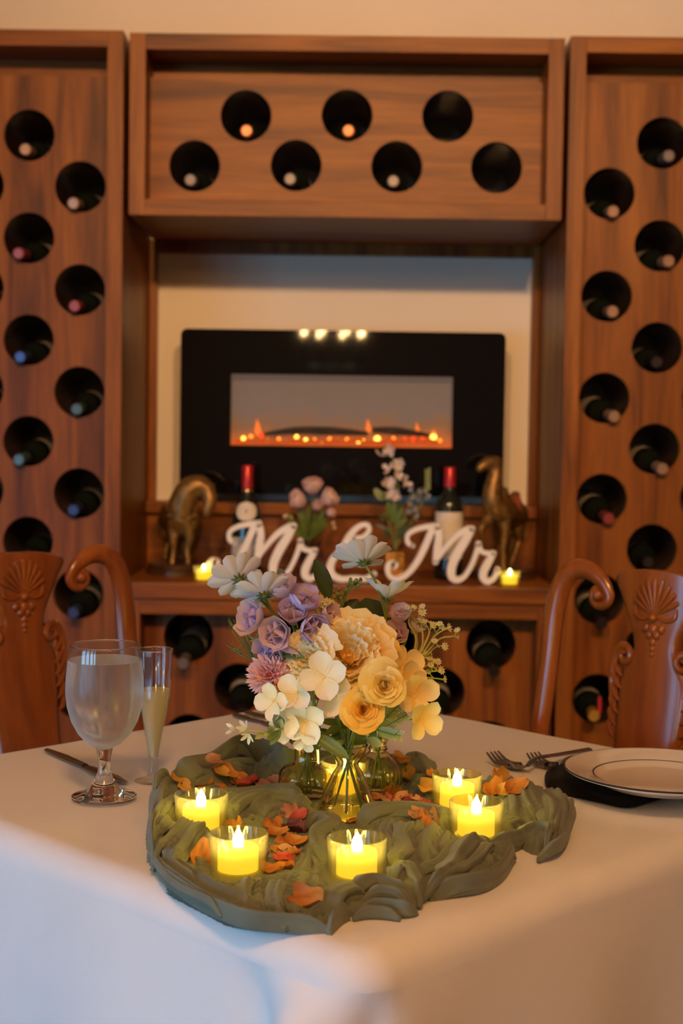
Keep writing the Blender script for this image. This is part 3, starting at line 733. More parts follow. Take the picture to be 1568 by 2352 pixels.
# shoulder crest label: a shield patch that follows the shoulder
def shield(c, prof, half, z0, z1, m_, lift=.0006, tri=True):
    zs = [q[1] for q in prof]; rs = [q[0] for q in prof]
    def f(a, b):
        z = z0 + (z1 - z0) * a; w = half * math.sqrt(max(.0, 1 - (2 * a - .95) ** 2)) if tri else half
        r = float(np.interp(z, zs[1:-1], rs[1:-1])) + lift; an = R(270) + w * (2 * b - 1) / r
        return Vector((r * math.cos(an), r * math.sin(an), z))
    return MB().sheet(f, 12, 12)
PB = [(.0005, .004), (.034, 0), (.0405, .004), (.041, .012), (.041, .125), (.039, .15), (.032, .18), (.022, .21), (.0165, .228), (.0145, .24), (.0142, .292), (.0005, .293)]
part('crest_label', shield(None, PB, .031, .150, .200, LABEL), LABEL, b1, world=False)
part('crest_mark', shield(None, PB, .0038, .169, .181, CREST, .0012), CREST, b1, world=False)
standing('wine bottle with red capsule and cream front label, next to the camel statue', 1029, 3.80, .298,
    [(.0005, .004), (.032, 0), (.0365, .004), (.037, .012), (.037, .195), (.0345, .208), (.026, .222), (.017, .232), (.0142, .242), (.0140, .296), (.0005, .297)], .247,
    [('label', .055, .180, .0374, .0374, R(185), R(355), LABEL)])

# the white script words
WPAINT = mat('sign_white', (.82, .79, .76), .55, var=.04, scale=30)
def word(name, label, cat, strokes, ox, oy, Y=3.655, thick=.016):
    def Q(zx, zy): return P(500 + (zx + ox) / 2.306, 1180 + (zy + oy) / 2.306, Y)
    s1 = 1 / 2.306 * Y / FPX
    mb = MB(); zmin = 9
    for si, (pts, wid) in enumerate(strokes):
        q = smooth_path([(a, b, 0) for a, b in pts], 6); w = lerps(wid, len(q)); L_ = []; R_ = []
        P3 = [Q(a.x, a.y) for a in q]
        vs = []; n = len(P3)
        for i, p in enumerate(P3):
            t = (P3[min(i + 1, n - 1)] - P3[max(i - 1, 0)]); t.y = 0; t.normalize(); nn = Vector((-t.z, 0, t.x)); h = w[i] * s1 / 2
            zmin = min(zmin, p.z - h)
            y0 = -thick / 2 - .0003 * si; y1 = thick / 2
            for dy, hh in ((y0, h * .86), (y0 + .002, h), (y1, h)):
                vs.append(p + nn * hh + Vector((0, dy, 0))); vs.append(p - nn * hh + Vector((0, dy, 0)))
        fs = []
        for i in range(n - 1):
            a, b = i * 6, (i + 1) * 6
            for u, v in ((0, 1), (2, 0), (4, 2), (1, 3), (3, 5), (5, 4)): fs.append((a + u, a + v, b + v, b + u))
        mb.add(vs, fs)
        for i in (0, n - 1):                                     # round stroke ends
            m0 = P3[i]; h = w[i] * s1 / 2
            mb.lathe([(.0005, -thick / 2 - .0003 * si), (h * .86, -thick / 2 - .0003 * si), (h, -thick / 2 + .002), (h, thick / 2), (.0005, thick / 2)], 16, o=m0, m=Matrix.Rotation(R(-90), 3, 'X'))
            zmin = min(zmin, m0.z - h)
    dz = ZS - zmin + .0005
    mb.v = [v + Vector((0, 0, dz)) for v in mb.v]
    return solo(name, mb, WPAINT, label, cat, group='white script sign pieces', auto=R(35))
MR = [([(936, 285), (912, 280), (898, 305), (912, 345), (955, 360), (1010, 325), (1060, 260), (1100, 180), (1132, 105), (1150, 84)], [42, 40, 30, 28, 30, 32, 36, 38, 38, 30]),
      ([(1030, 183), (1006, 165), (1006, 125), (1045, 98), (1100, 84), (1160, 78)], [26, 26, 26, 28, 30, 34]),
      ([(1160, 84), (1170, 130), (1164, 190), (1152, 268)], [34, 40, 44, 34]),
      ([(1152, 268), (1195, 205), (1255, 138), (1310, 102), (1345, 92)], [22, 28, 34, 38, 34]),
      ([(1345, 92), (1315, 145), (1272, 215), (1240, 285), (1236, 340), (1262, 364), (1305, 345), (1345, 280), (1375, 200), (1380, 172)], [34, 46, 50, 48, 44, 36, 26, 26, 28, 32]),
      ([(1380, 172), (1388, 205), (1420, 222), (1460, 220)], [32, 30, 26, 26]),
      ([(1458, 222), (1435, 262), (1408, 315), (1404, 352), (1428, 372), (1462, 352), (1480, 306)], [28, 40, 44, 42, 34, 26, 26])]
AMP = [([(720, 128), (770, 122), (800, 90), (795, 62), (768, 58), (732, 78), (700, 118), (680, 160), (662, 190), (640, 205)], [22, 26, 28, 28, 28, 32, 42, 50, 50, 40]),
       ([(690, 196), (645, 208), (610, 240), (596, 285), (612, 328), (660, 346), (720, 340), (785, 344), (828, 318)], [26, 34, 40, 42, 40, 34, 30, 34, 32])]
word('script_word_mr', 'white script Mr standing left of the ampersand, behind the daisies', 'sign', MR, -942, -13)
word('script_ampersand', 'white script ampersand standing between the two Mr words', 'sign', AMP, 0, 0)
word('script_word_mr', 'white script Mr standing right of the ampersand, before the cream-label bottle', 'sign', MR, 0, 0)

# ------------------------------------------------------------------ LED candles in glass cups
CUP_CLEAR = thin_glass('cup_glass', (.98, .95, .75), .13)
LEDBODY = emis('led_candle_body', (1.0, .66, .045), 1.0)
LEDFLAME = emis('led_flame', (1.0, .86, .42), 9.0)
def rib16(a, z): return 1 + .022 * math.cos(16 * a)
def cup_mesh():
    m = MB()
    m.lathe([(.0005, .004), (.0205, .004), (.0216, .006), (.0238, .0355), (.0243, .0365), (.0252, .0365), (.0257, .0355), (.0238, .003), (.0222, 0), (.0005, 0)], 64, rib=lambda a, z: rib16(a, z) if .004 < z < .0362 else 1)
    return m.mesh('cup', CUP_CLEAR, True, R(50))
CUP = cup_mesh()
LB_ = MB().lathe([(.0005, .0205), (.006, .0195), (.013, .021), (.0168, .0205), (.0178, .019), (.0178, 0), (.0005, 0)], 32).mesh('candle_body', LEDBODY, True, R(40))
LF_ = MB().lathe([(.0045, .018), (.0052, .024), (.0042, .029), (.0018, .034), (.0003, .0365)], 14).mesh('flame_tip', LEDFLAME, True)
def candle(loc, where, rz=0, s=1.0, energy=.16):
    o = thing('votive_cup', 'ribbed glass votive cup ' + where, 'candle holder', loc, rz, 'glass votive cups'); o.scale = (s, s, s)
    inst('cup', CUP, o, Matrix())
    c = thing('led_candle', 'lit yellow LED tealight ' + where, 'candle', Vector(loc) + Vector((0, 0, .0045 * s)), rz, 'LED tealights'); c.scale = (s, s, s)
    inst('candle_body', LB_, c, Matrix()); inst('flame_tip', LF_, c, Matrix())
    point('led_glow', Vector(loc) + Vector((0, 0, .037 * s)), energy, (1, .74, .10), .006)
CZ = TZ + .004
def cup_at(px, py, s=1.0):   # from the rim's centre pixel
    q = T(px, py, CZ + .0365 * s); return Vector((q.x, q.y, CZ))
CUPS = [cup_at(820, 1922), cup_at(547, 1912), cup_at(1094, 1838), cup_at(1050, 1776), cup_at(462, 1822), cup_at(792, 1745)]  # last cup is unseen, added to light the vases from behind
for q, w_ in zip(CUPS, ('at the front centre of the green cloth', 'front left on the green cloth', 'nearer of the two right of the vases', 'farther of the two right of the vases', 'half sunk in folds at the left petal heap', 'behind the vases, unseen, added for the glow in their glass')):
    candle(q, w_, rnd.uniform(0, 1))
for px, w_ in ((468, "on the shelf before the horse statue"), (1170, "on the shelf before the camel statue")):
    q = P(px, 1342, 3.645); candle((q.x, 3.645, ZS), w_, .3, 1.06, .09)
# ------------------------------------------------------------------ green gauze runner
ZR = TZ + .002
outline_px = [(372, 1780, 1), (352, 1830, .5), (340, 1890, .2), (343, 1955, 0), (385, 2025, 0), (430, 2055, 0), (480, 2080, 0), (530, 2105, 0), (590, 2116, 0), (650, 2120, 0), (710, 2122, 0), (765, 2122, 0), (805, 2102, 0), (860, 2098, 0), (920, 2104, 0), (958, 2085, 0), (978, 2050, 0), (1060, 2047, 0), (1130, 2015, 0), (1172, 1975, 0), (1190, 1945, 0), (1235, 1962, 0), (1290, 1935, 0), (1314, 1885, .1), (1317, 1830, .5), (1265, 1802, .7), (1215, 1787, .9), (1185, 1783, 1), (1110, 1772, .6), (1000, 1765, .5), (985, 1752, .7), (960, 1742, .8), (885, 1732, .6), (800, 1735, .4), (700, 1725, .8), (645, 1716, 1.4), (580, 1708, 1.7), (520, 1722, 1.5), (455, 1765, 1.1), (430, 1778, .8)]
RO = [T(x, y, ZR + .022 * h) for x, y, h in outline_px]
FOLDS = [  # (pixels, width mm, height mm)
 ([(343, 1948), (430, 1859), (542, 1832), (645, 1826), (700, 1838)], 7, 24), ([(352, 1975), (413, 1919), (479, 1872), (562, 1839)], 6, 25), ([(386, 1985), (439, 1925), (502, 1889), (569, 1846), (648, 1836), (700, 1855)], 8, 23),
 ([(402, 1800), (449, 1779), (512, 1745), (575, 1725), (628, 1740), (668, 1766)], 14, 38), ([(352, 1830), (372, 1796), (410, 1795)], 12, 36), ([(372, 1800), (363, 1846), (350, 1925), (356, 1960)], 9, 27), ([(400, 1800), (392, 1840), (370, 1890)], 6, 22),
 ([(345, 1950), (375, 2003), (420, 2036), (490, 2074), (565, 2110), (650, 2114), (755, 2116)], 8, 15), ([(396, 1978), (440, 2018), (490, 2049), (540, 2066), (600, 2090)], 7, 15), ([(372, 1965), (410, 2005), (455, 2040)], 5, 17),
 ([(430, 1940), (470, 1985), (500, 2035), (545, 2050)], 7, 8), ([(579, 2020), (555, 2055), (569, 2108)], 6, 15), ([(600, 2010), (592, 2060), (610, 2112)], 5, 10), ([(645, 2025), (628, 2075), (655, 2118)], 6, 15), ([(640, 2040), (660, 2080), (690, 2118)], 5, 11), ([(700, 2000), (680, 2050), (705, 2090), (740, 2112)], 7, 9),
 ([(748, 2088), (775, 2062), (815, 2048), (850, 2045)], 9, 19), ([(755, 2118), (785, 2090), (803, 2085)], 10, 17), ([(800, 2050), (860, 2030), (915, 2044), (955, 2060)], 7, 19), ([(815, 2085), (870, 2078), (930, 2090), (955, 2080)], 7, 14), ([(810, 2098), (860, 2092), (920, 2098)], 5, 11),
 ([(900, 2030), (925, 2000), (945, 2020), (965, 2060)], 6, 21), ([(969, 2042), (1019, 2025), (1045, 1980), (1085, 1942), (1118, 1952)], 8, 24), ([(985, 2042), (1040, 2035), (1102, 2025), (1152, 1995), (1180, 1955)], 9, 18), ([(940, 2010), (990, 2000), (1030, 1970), (1060, 1935)], 6, 18),
 ([(820, 1890), (886, 1872), (969, 1866), (1052, 1898), (1118, 1925)], 9, 24), ([(936, 1895), (920, 1930), (930, 1962), (886, 2012)], 8, 18), ([(900, 1885), (885, 1920), (895, 1960)], 6, 15), ([(1005, 1898), (979, 1945), (990, 1985)], 8, 18), ([(965, 1890), (950, 1930), (958, 1965)], 5, 14), ([(1040, 1905), (1020, 1940), (1010, 1970)], 6, 17), ([(1090, 1925), (1110, 1960), (1120, 2005)], 7, 14), ([(1060, 1955), (1075, 1990), (1060, 2035)], 6, 13),
 ([(1112, 1935), (1185, 1930), (1218, 1910), (1261, 1915), (1251, 1945)], 8, 22), ([(1140, 1905), (1180, 1890), (1215, 1890)], 7, 15), ([(1185, 1800), (1218, 1850), (1241, 1884)], 9, 24), ([(1225, 1815), (1258, 1862), (1258, 1905)], 8, 22), ([(1270, 1825), (1295, 1868), (1284, 1930)], 8, 21), ([(1302, 1835), (1311, 1876), (1284, 1945), (1235, 1958)], 7, 18), ([(1150, 1800), (1180, 1840), (1190, 1885)], 8, 19), ([(1120, 1790), (1150, 1820)], 8, 17),
 ([(880, 1745), (916, 1762), (935, 1782)], 9, 24), ([(925, 1765), (950, 1752), (973, 1762), (985, 1790)], 8, 26), ([(935, 1802), (986, 1795), (1030, 1806), (1049, 1828)], 9, 20), ([(920, 1822), (960, 1815), (1005, 1832)], 7, 15), ([(1010, 1780), (990, 1800), (1000, 1830)], 7, 10),
 ([(700, 1888), (738, 1878), (764, 1900), (722, 1930), (745, 1968)], 8, 20), ([(352, 1900), (392, 1850), (440, 1822)], 5, 24), ([(358, 1935), (400, 1880), (455, 1835), (520, 1815)], 4, 25), ([(372, 1975), (425, 1925), (500, 1872), (580, 1842)], 4, 22), ([(348, 1975), (385, 2022), (440, 2056), (510, 2092)], 4, 13), ([(385, 1950), (425, 2000), (480, 2040), (560, 2075), (640, 2095)], 5, 13),
 ([(430, 1800), (470, 1768), (530, 1742), (590, 1740)], 6, 30), ([(480, 1790), (540, 1765), (610, 1760)], 6, 22), ([(390, 1835), (380, 1870), (362, 1910)], 5, 22),
 ([(700, 2110), (730, 2095), (760, 2075)], 5, 13), ([(830, 2060), (890, 2055), (945, 2072)], 5, 17), ([(840, 2038), (890, 2010), (930, 1985)], 5, 15), ([(995, 2040), (1055, 2012), (1100, 1975), (1130, 1945)], 5, 20), ([(1020, 2046), (1090, 2036), (1140, 2008)], 4, 12), ([(860, 1885), (930, 1878), (1000, 1885)], 5, 21), ([(1060, 1905), (1095, 1935), (1150, 1950)], 5, 17),
 ([(1205, 1795), (1235, 1850), (1250, 1895)], 5, 20), ([(1255, 1820), (1280, 1870), (1270, 1930)], 5, 19), ([(1165, 1792), (1200, 1845), (1215, 1885)], 5, 19), ([(900, 1740), (940, 1765), (955, 1790)], 5, 20),
 ([(790, 1905), (770, 1925), (740, 1950)], 6, 14), ([(562, 1862), (628, 1836), (690, 1846), (720, 1862)], 12, 21), ([(600, 1880), (640, 1862), (690, 1868)], 8, 15), ([(660, 1960), (690, 1940), (705, 1975), (680, 2010)], 6, 9), ([(710, 1960), (730, 2000), (715, 2050)], 5, 9), ([(520, 1880), (480, 1915), (455, 1960)], 7, 13), ([(560, 1890), (590, 1880), (620, 1900)], 6, 9),
 ([(680, 1750), (700, 1740), (760, 1745), (850, 1742)], 8, 18), ([(890, 1900), (900, 1930), (905, 1980)], 5, 12), ([(850, 1890), (830, 1900), (815, 1900)], 5, 14),
]
FW = []
for pts, w, h in FOLDS:
    q = smooth_path([T(x, y, ZR + .001 * h * .5) for x, y in pts], 4); FW.append((np.array([(p.x, p.y) for p in q]), w / 1000, h / 1000))
PITS = [(q.x, q.y, .0275) for q in CUPS]
VASES = [T(704, 1826, TZ + .004), T(797, 1872, TZ + .004), T(866, 1822, TZ + .004)]
VR = [.034, .035, .030]
PITS += [(q.x, q.y, r) for q, r in zip(VASES, VR)]
OUT = np.array([(p.x, p.y) for p in smooth_path(RO + [RO[0]], 4)])
def seg_dist(X, Y, pl):
    best = np.full(X.shape, 9.0); par = np.zeros(X.shape); sgn = np.ones(X.shape); acc = 0
    for (ax, ay), (bx, by) in zip(pl[:-1], pl[1:]):
        dx, dy = bx - ax, by - ay; ll = math.sqrt(dx * dx + dy * dy) + 1e-9
        t = np.clip(((X - ax) * dx + (Y - ay) * dy) / ll ** 2, 0, 1); d = np.hypot(X - ax - t * dx, Y - ay - t * dy)
        k = d < best; best[k] = d[k]; par[k] = (acc + t * ll)[k]; sgn[k] = np.sign((X - ax) * dy - (Y - ay) * dx)[k]; acc += ll
    return best, par, acc, sgn
def inside(X, Y, pl):
    r = np.zeros(X.shape, bool)
    for (ax, ay), (bx, by) in zip(pl, np.roll(pl, -1, 0)):
        c = ((ay > Y) != (by > Y)) & (X < (bx - ax) * (Y - ay) / (by - ay + 1e-15) + ax); r ^= c
    return r
def wav(X, Y, f, s):
    rs = np.random.RandomState(s); out = np.zeros(X.shape)
    for _ in range(6):
        a = rs.uniform(0, 2 * PI); k = f * rs.uniform(.6, 1.5); out += np.sin(k * (X * math.cos(a) + Y * math.sin(a)) + rs.uniform(0, 7))
    return out / 6
def runner_h(X, Y, hs=1.0):
    acc = np.full(X.shape, .0042) ** 9; fine = np.zeros(X.shape); fw = np.zeros(X.shape)
    for i, (pl, w, h) in enumerate(FW):
        d, par, tot, sg = seg_dist(X, Y, pl); e = np.clip(np.minimum(par, tot - par) / .022, 0, 1); end = .25 + .75 * np.sin(e * PI / 2)
        ww = w * np.where(sg * (1 if i % 2 else -1) > 0, 1.75, 1.0)
        prof = np.sqrt(np.clip(1 - (d / (ww * 1.25)) ** 2, 0, 1)) * h * hs * end
        acc = acc + prof ** 9
        g = np.exp(-(d / (w * 2.6)) ** 2) * end
        fine += g * np.cos(d / (.0062 + .0022 * math.sin(i)) * 2 * PI * (1 + .12 * np.sin(par * 25 + i))) * .0013; fw += g
    rx, ry = X - PC_[0], Y - PC_[1]; rr = np.hypot(rx, ry); th = np.arctan2(ry, rx)
    kl = np.clip((-rx + .035) / .05, 0, 1)                       # left: strands run round the ring; right: folds run across it
    sl = (rr + .010 * np.sin(th * 3 + .5) + .006 * wav(X, Y, 30, 11)) / .0125 + .45 * th
    sr = (th * .19 + .006 * wav(X, Y, 34, 12)) / .0135 + rr * 14
    pl_ = lambda q: 1 - np.abs(np.sin(PI * q)) ** .8
    mod = np.clip(.55 + .75 * wav(X, Y, 45, 13), .12, 1)
    pleat = (kl * pl_(sl) + (1 - kl) * pl_(sr)) * mod * .0048 * np.clip((rr - .05) / .05, .25, 1)
    z = acc ** (1 / 9) + pleat + fine / np.maximum(1, fw) + .0010 * wav(X, Y, 60, 5) + .0007 * wav(X * 1.0, Y, 150, 8)
    dO = seg_dist(X, Y, np.vstack([OUT, OUT[:1]]))[0]; ins = inside(X, Y, OUT)
    sd = np.where(ins, dO, -dO)
    e = np.clip((sd + .001) / .013, 0, 1); z = np.maximum(z, .001) * np.sqrt(1 - (1 - e) ** 2)
    for cx, cy, r in PITS:
        d = np.hypot(X - cx, Y - cy); k = np.clip((d - r * .93) / .014, 0, 1); k = k * k * (3 - 2 * k)
        z = z * k + np.minimum(z, .0025) * (1 - k)
    return np.where(sd < -.001, -.007, np.maximum(z, .0002)), sd
PC_ = T(800, 1865, ZR)
def rz(x, y): 
    z, sd = runner_h(np.array([x]), np.array([y])); return (ZR + float(z[0])) if sd[0] > 0 else TZ + .001
def on_cloth(px, py):
    z = ZR + .01
    for _ in range(5): q = T(px, py, z); z = .5 * z + .5 * rz(q.x, q.y)
    return Vector((q.x, q.y, rz(q.x, q.y)))
st_ = .0016
gx = np.arange(OUT[:, 0].min() - .004, OUT[:, 0].max() + .004, st_); gy = np.arange(OUT[:, 1].min() - .004, OUT[:, 1].max() + .004, st_)
GX, GY = np.meshgrid(gx, gy, indexing='ij'); GZ, SD = runner_h(GX, GY, .72)
ok = SD > -.0045; idx = -np.ones(GX.shape, int); idx[ok] = np.arange(ok.sum())
gr = np.gradient(GZ, st_)
vs = np.stack([GX[ok], GY[ok], GZ[ok] + ZR], 1)
q = ok[:-1, :-1] & ok[1:, :-1] & ok[1:, 1:] & ok[:-1, 1:]
fs = np.stack([idx[:-1, :-1][q], idx[1:, :-1][q], idx[1:, 1:][q], idx[:-1, 1:][q]], 1)
# bunched strands of gauze: fluted tubes along the folds, sunk into the sheet below
sv, sf = [], []
def strand(pl, w, h, i):
    rs = random.Random(i * 13 + 5); n = 26
    L_ = np.concatenate([[0], np.cumsum(np.hypot(*np.diff(pl, axis=0).T))]); tot = L_[-1]; m = max(8, int(tot / .0028))
    ss = np.linspace(0, tot, m); x = np.interp(ss, L_, pl[:, 0]); y = np.interp(ss, L_, pl[:, 1])
    ker = np.ones(5) / 5
    for _ in range(2):
        x[2:-2] = np.convolve(x, ker, 'valid'); y[2:-2] = np.convolve(y, ker, 'valid')
    k = np.ones(m)
    for cx, cy, r in PITS:
        d = np.hypot(x - cx, y - cy); q = np.clip((d - r * .98 - w * .6) / .010, 0, 1); k = np.minimum(k, q)
    if k.max() < .2: return
    e = np.clip(np.minimum(ss, tot - ss) / min(.020, tot * .3), 0, 1); end = np.sin(e * PI / 2)
    a = [rs.uniform(0, 7) for _ in range(4)]; tw_ = rs.uniform(-1, 1) * 14
    wob = 1 + .16 * np.sin(ss * rs.uniform(40, 80) + a[0]) + .10 * np.sin(ss * rs.uniform(110, 170) + a[1])
    Rh = w * 1.15 * wob * (.35 + .65 * end) * np.maximum(k, .02); Rv = np.minimum(h * .62, w * 1.05) * (.35 + .65 * end) * np.maximum(k, .02)
    sdp = runner_h(x, y)[1]; Rh = np.minimum(Rh, np.maximum(sdp - .001, .0025))
    top = ZR + (h * (.92 + .08 * np.sin(ss * 55 + a[2])) * (.22 + .78 * end)) * k + .0006
    tx, ty = np.gradient(x), np.gradient(y); ln = np.hypot(tx, ty) + 1e-9; nx, ny = -ty / ln, tx / ln
    b0 = len(sv)
    for j in range(m):
        for q in range(n):
            ph = 2 * PI * q / n
            f = 1 + .17 * math.cos(4 * ph + a[3] + tw_ * ss[j]) + .10 * math.cos(7 * ph + a[1] - tw_ * 1.6 * ss[j]) + .05 * math.cos(11 * ph + a[0] + 20 * ss[j])
            sv.append((x[j] + nx[j] * Rh[j] * f * math.cos(ph), y[j] + ny[j] * Rh[j] * f * math.cos(ph), max(TZ - .004, top[j] - Rv[j] + Rv[j] * f * math.sin(ph))))
    for j in range(m - 1):
        for q in range(n):
            q2 = (q + 1) % n; sf.append((b0 + j * n + q, b0 + j * n + q2, b0 + (j + 1) * n + q2, b0 + (j + 1) * n + q))
    sf.append(tuple(b0 + q for q in range(n))[::-1]); sf.append(tuple(b0 + (m - 1) * n + q for q in range(n)))
for i, (pl, w, h) in enumerate(FW): strand(pl, w, h, i)
base_n = len(vs); vs = np.vstack([vs, np.array(sv)]); fs = fs.tolist() + [tuple(base_n + q for q in f) for f in sf]
RC_ = Vector((float(OUT[:, 0].mean()), float(OUT[:, 1].mean()), ZR)); vs = vs - np.array(RC_)
me = bpy.data.meshes.new('table_runner'); me.from_pydata(vs.tolist(), [], fs)
for p in me.polygons: p.use_smooth = True
GAUZE = mat('sage_gauze', (.150, .172, .118), .8, var=.12, scale=30, bump=.35, bscale=1400, sheen=.25)
me.materials.append(GAUZE)
run = bpy.data.objects.new('table_runner', me); C.objects.link(run); run.location = RC_
tag(run, 'sage green gauze runner bunched in a ring of folds round the candles', 'table runner')

# ------------------------------------------------------------------ glass vases
AMB = glass('vase_glass', (1.0, .92, .60), 0.0, 1.46)
def vase(name, label, loc, prof_out, wall, n=64, rib=None, water=None):
    o = thing(name, label, 'vase', loc, 0, 'small glass bud vases')
    inner = [(max(r - wall, .0006), max(z, wall * 1.6)) for r, z in prof_out[1:]][::-1]
    m = MB().lathe(prof_out + inner + [(.0005, wall * 1.6)], n, rib=rib)
    part('glass_body', m, AMB, o, world=False, auto=R(50)); return o
VA = vase('bud_vase', 'amber-lit glass bud vase with low faceted body, rear left of the three', VASES[0], [(.0005, 0), (.024, 0), (.0275, .003), (.0295, .010), (.0300, .018), (.0285, .026), (.024, .031), (.016, .033), (.0140, .036), (.0138, .050), (.0155, .054), (.0195, .0575), (.0195, .0605), (.017, .062)], .0022, rib=lambda a, z: 1 + (.025 * math.cos(22 * a + z * 500) if .003 < z < .03 else 0))
VB = vase('bud_vase', 'clear conical glass bud vase with broad flutes, front centre of the three', VASES[1], [(.0005, 0), (.028, 0), (.0305, .003), (.0300, .007), (.0255, .018), (.0205, .031), (.0150, .043), (.0115, .049), (.0110, .053), (.0135, .058), (.0175, .064), (.0195, .070), (.0200, .072)], .002, rib=lambda a, z: 1 + (.035 * abs(math.cos(4 * a)) if .003 < z < .05 else 0))
VC = vase('bud_vase', 'round ribbed glass bud vase with short neck, rear right of the three', VASES[2], [(.0005, 0), (.018, 0), (.0215, .003), (.0250, .010), (.0265, .018), (.0255, .027), (.021, .036), (.0145, .042), (.0100, .045), (.0094, .047), (.0105, .049), (.0094, .051), (.0092, .055), (.0115, .058), (.0112, .061)], .002, rib=lambda a, z: 1 + (.03 * math.cos(20 * a) if .003 < z < .042 else 0))
MOUTH = [VASES[0] + Vector((0, 0, .058)), VASES[1] + Vector((0, 0, .066)), VASES[2] + Vector((0, 0, .057))]

# ------------------------------------------------------------------ goblet, flute, cutlery, plate, napkin
gq = T(239, 1836, TZ + .001); gq.z = TZ + .0012
gob = thing('water_goblet', 'tall water goblet frosted with condensation, left of the runner', 'glass', gq)
CLEAR = glass('goblet_glass', (1, 1, 1), 0.0, 1.5)
def frosted(name, col, zc, dif):
    m, nt, b = new_mat(name); N, L = nt.nodes, nt.links
    b.inputs['Base Color'].default_value = tuple(col) + (1,); b.inputs['Transmission Weight'].default_value = 1; b.inputs['IOR'].default_value = 1.33
    b.inputs['Roughness'].default_value = .22
    out = N['Material Output']; d = N.new('ShaderNodeBsdfTranslucent'); d.inputs[0].default_value = (.75, .78, .80, 1)
    d2 = N.new('ShaderNodeBsdfDiffuse'); d2.inputs[0].default_value = (.75, .78, .80, 1)
    m0 = N.new('ShaderNodeMixShader'); m0.inputs[0].default_value = .5; L.new(d.outputs[0], m0.inputs[1]); L.new(d2.outputs[0], m0.inputs[2])
    mx = N.new('ShaderNodeMixShader'); lw = N.new('ShaderNodeLayerWeight'); lw.inputs['Blend'].default_value = .5     # droplets crowd the view towards the edges
    pw = N.new('ShaderNodeMath'); pw.operation = 'POWER'; pw.inputs[1].default_value = 1.6; L.new(lw.outputs['Facing'], pw.inputs[0])
    ml = N.new('ShaderNodeMath'); ml.operation = 'MULTIPLY_ADD'; ml.inputs[1].default_value = .6; ml.inputs[2].default_value = dif; ml.use_clamp = True; L.new(pw.outputs[0], ml.inputs[0]); L.new(ml.outputs[0], mx.inputs[0])
    L.new(b.outputs[0], mx.inputs[1]); L.new(m0.outputs[0], mx.inputs[2]); L.new(mx.outputs[0], out.inputs[0]); return m
bowl = [(.0005, .0535), (.009, .0550), (.018, .0600), (.0275, .0700), (.0345, .0830), (.0390, .0980), (.0408, .115), (.0402, .130), (.0386, .145), (.0368, .163)]
wl_z = .148
def rad(prof, z): return float(np.interp(z, [q[1] for q in prof], [q[0] for q in prof]))
part('stem', MB().lathe([(.0005, .0005), (.030, .0005), (.0338, .002), (.0340, .0042), (.030, .0062), (.022, .0078), (.0165, .0110), (.0130, .0170), (.0090, .0230), (.0068, .0300), (.0062, .0380), (.0068, .0450), (.0082, .0500), (.0090, .0548), (.0005, .0545)], 48), CLEAR, gob, world=False, auto=R(60))
up = [(rad(bowl, z), z) for z in np.linspace(wl_z, .1625, 5)]
part('bowl_rim', MB().lathe(up + [(.0365, .1632), (.0357, .1625)] + [(r - .0014, z) for r, z in up[::-1]], 64, close=True), thin_glass('rim_glass', (.97, .97, .97), .02), gob, world=False)
fp_ = [(r, z) for r, z in bowl if z < wl_z] + [(rad(bowl, wl_z), wl_z)]
part('frosted_water', MB().lathe(fp_ + [(.0005, wl_z)], 64), frosted('iced_water', (.93, .96, .97), 0, .16), gob, world=False, auto=R(50))
part('rim', MB().tube([(.0363 * math.cos(a), .0363 * math.sin(a), .1632) for a in [2 * PI * k / 64 for k in range(65)]], .0009, 8, False), CLEAR, gob, world=False)
fq = T(352, 1797, TZ); fq.z = TZ + .0012
flu = thing('champagne_flute', 'slim champagne flute half full of pale wine, behind the goblet', 'glass', fq)
FG = thin_glass('flute_plastic', (.96, .97, .97), .02)
fl = [(.0055, .028), (.0068, .036), (.0095, .052), (.0140, .074), (.0176, .096), (.0194, .115), (.0202, .135), (.0206, .147)]
part('foot', MB().lathe([(.0005, .0005), (.020, .0005), (.0212, .0012), (.019, .0022), (.008, .0048), (.0052, .010), (.0048, .020), (.0055, .028), (.0005, .027)], 40), FG, flu, world=False, auto=R(60))
part('bowl', MB().lathe(fl + [(.0205, .1475)] + [(r - .0009, z) for r, z in fl[::-1]], 48, close=False), FG, flu, world=False)
part('rim', MB().tube([(.0202 * math.cos(a), .0202 * math.sin(a), .1473) for a in [2 * PI * k / 48 for k in range(49)]], .0006, 6, False), CLEAR, flu, world=False)
wz = .103
wn, nt, b = new_mat('pale_wine'); b.inputs['Base Color'].default_value = (.93, .84, .55, 1); b.inputs['Transmission Weight'].default_value = .55; b.inputs['Roughness'].default_value = .18; b.inputs['IOR'].default_value = 1.33
part('wine', MB().lathe([(.0005, .0285)] + [(r - .0012, z) for r, z in fl if z < wz] + [(rad(fl, wz) - .0012, wz), (.0005, wz)], 40), wn, flu, world=False, auto=R(50))

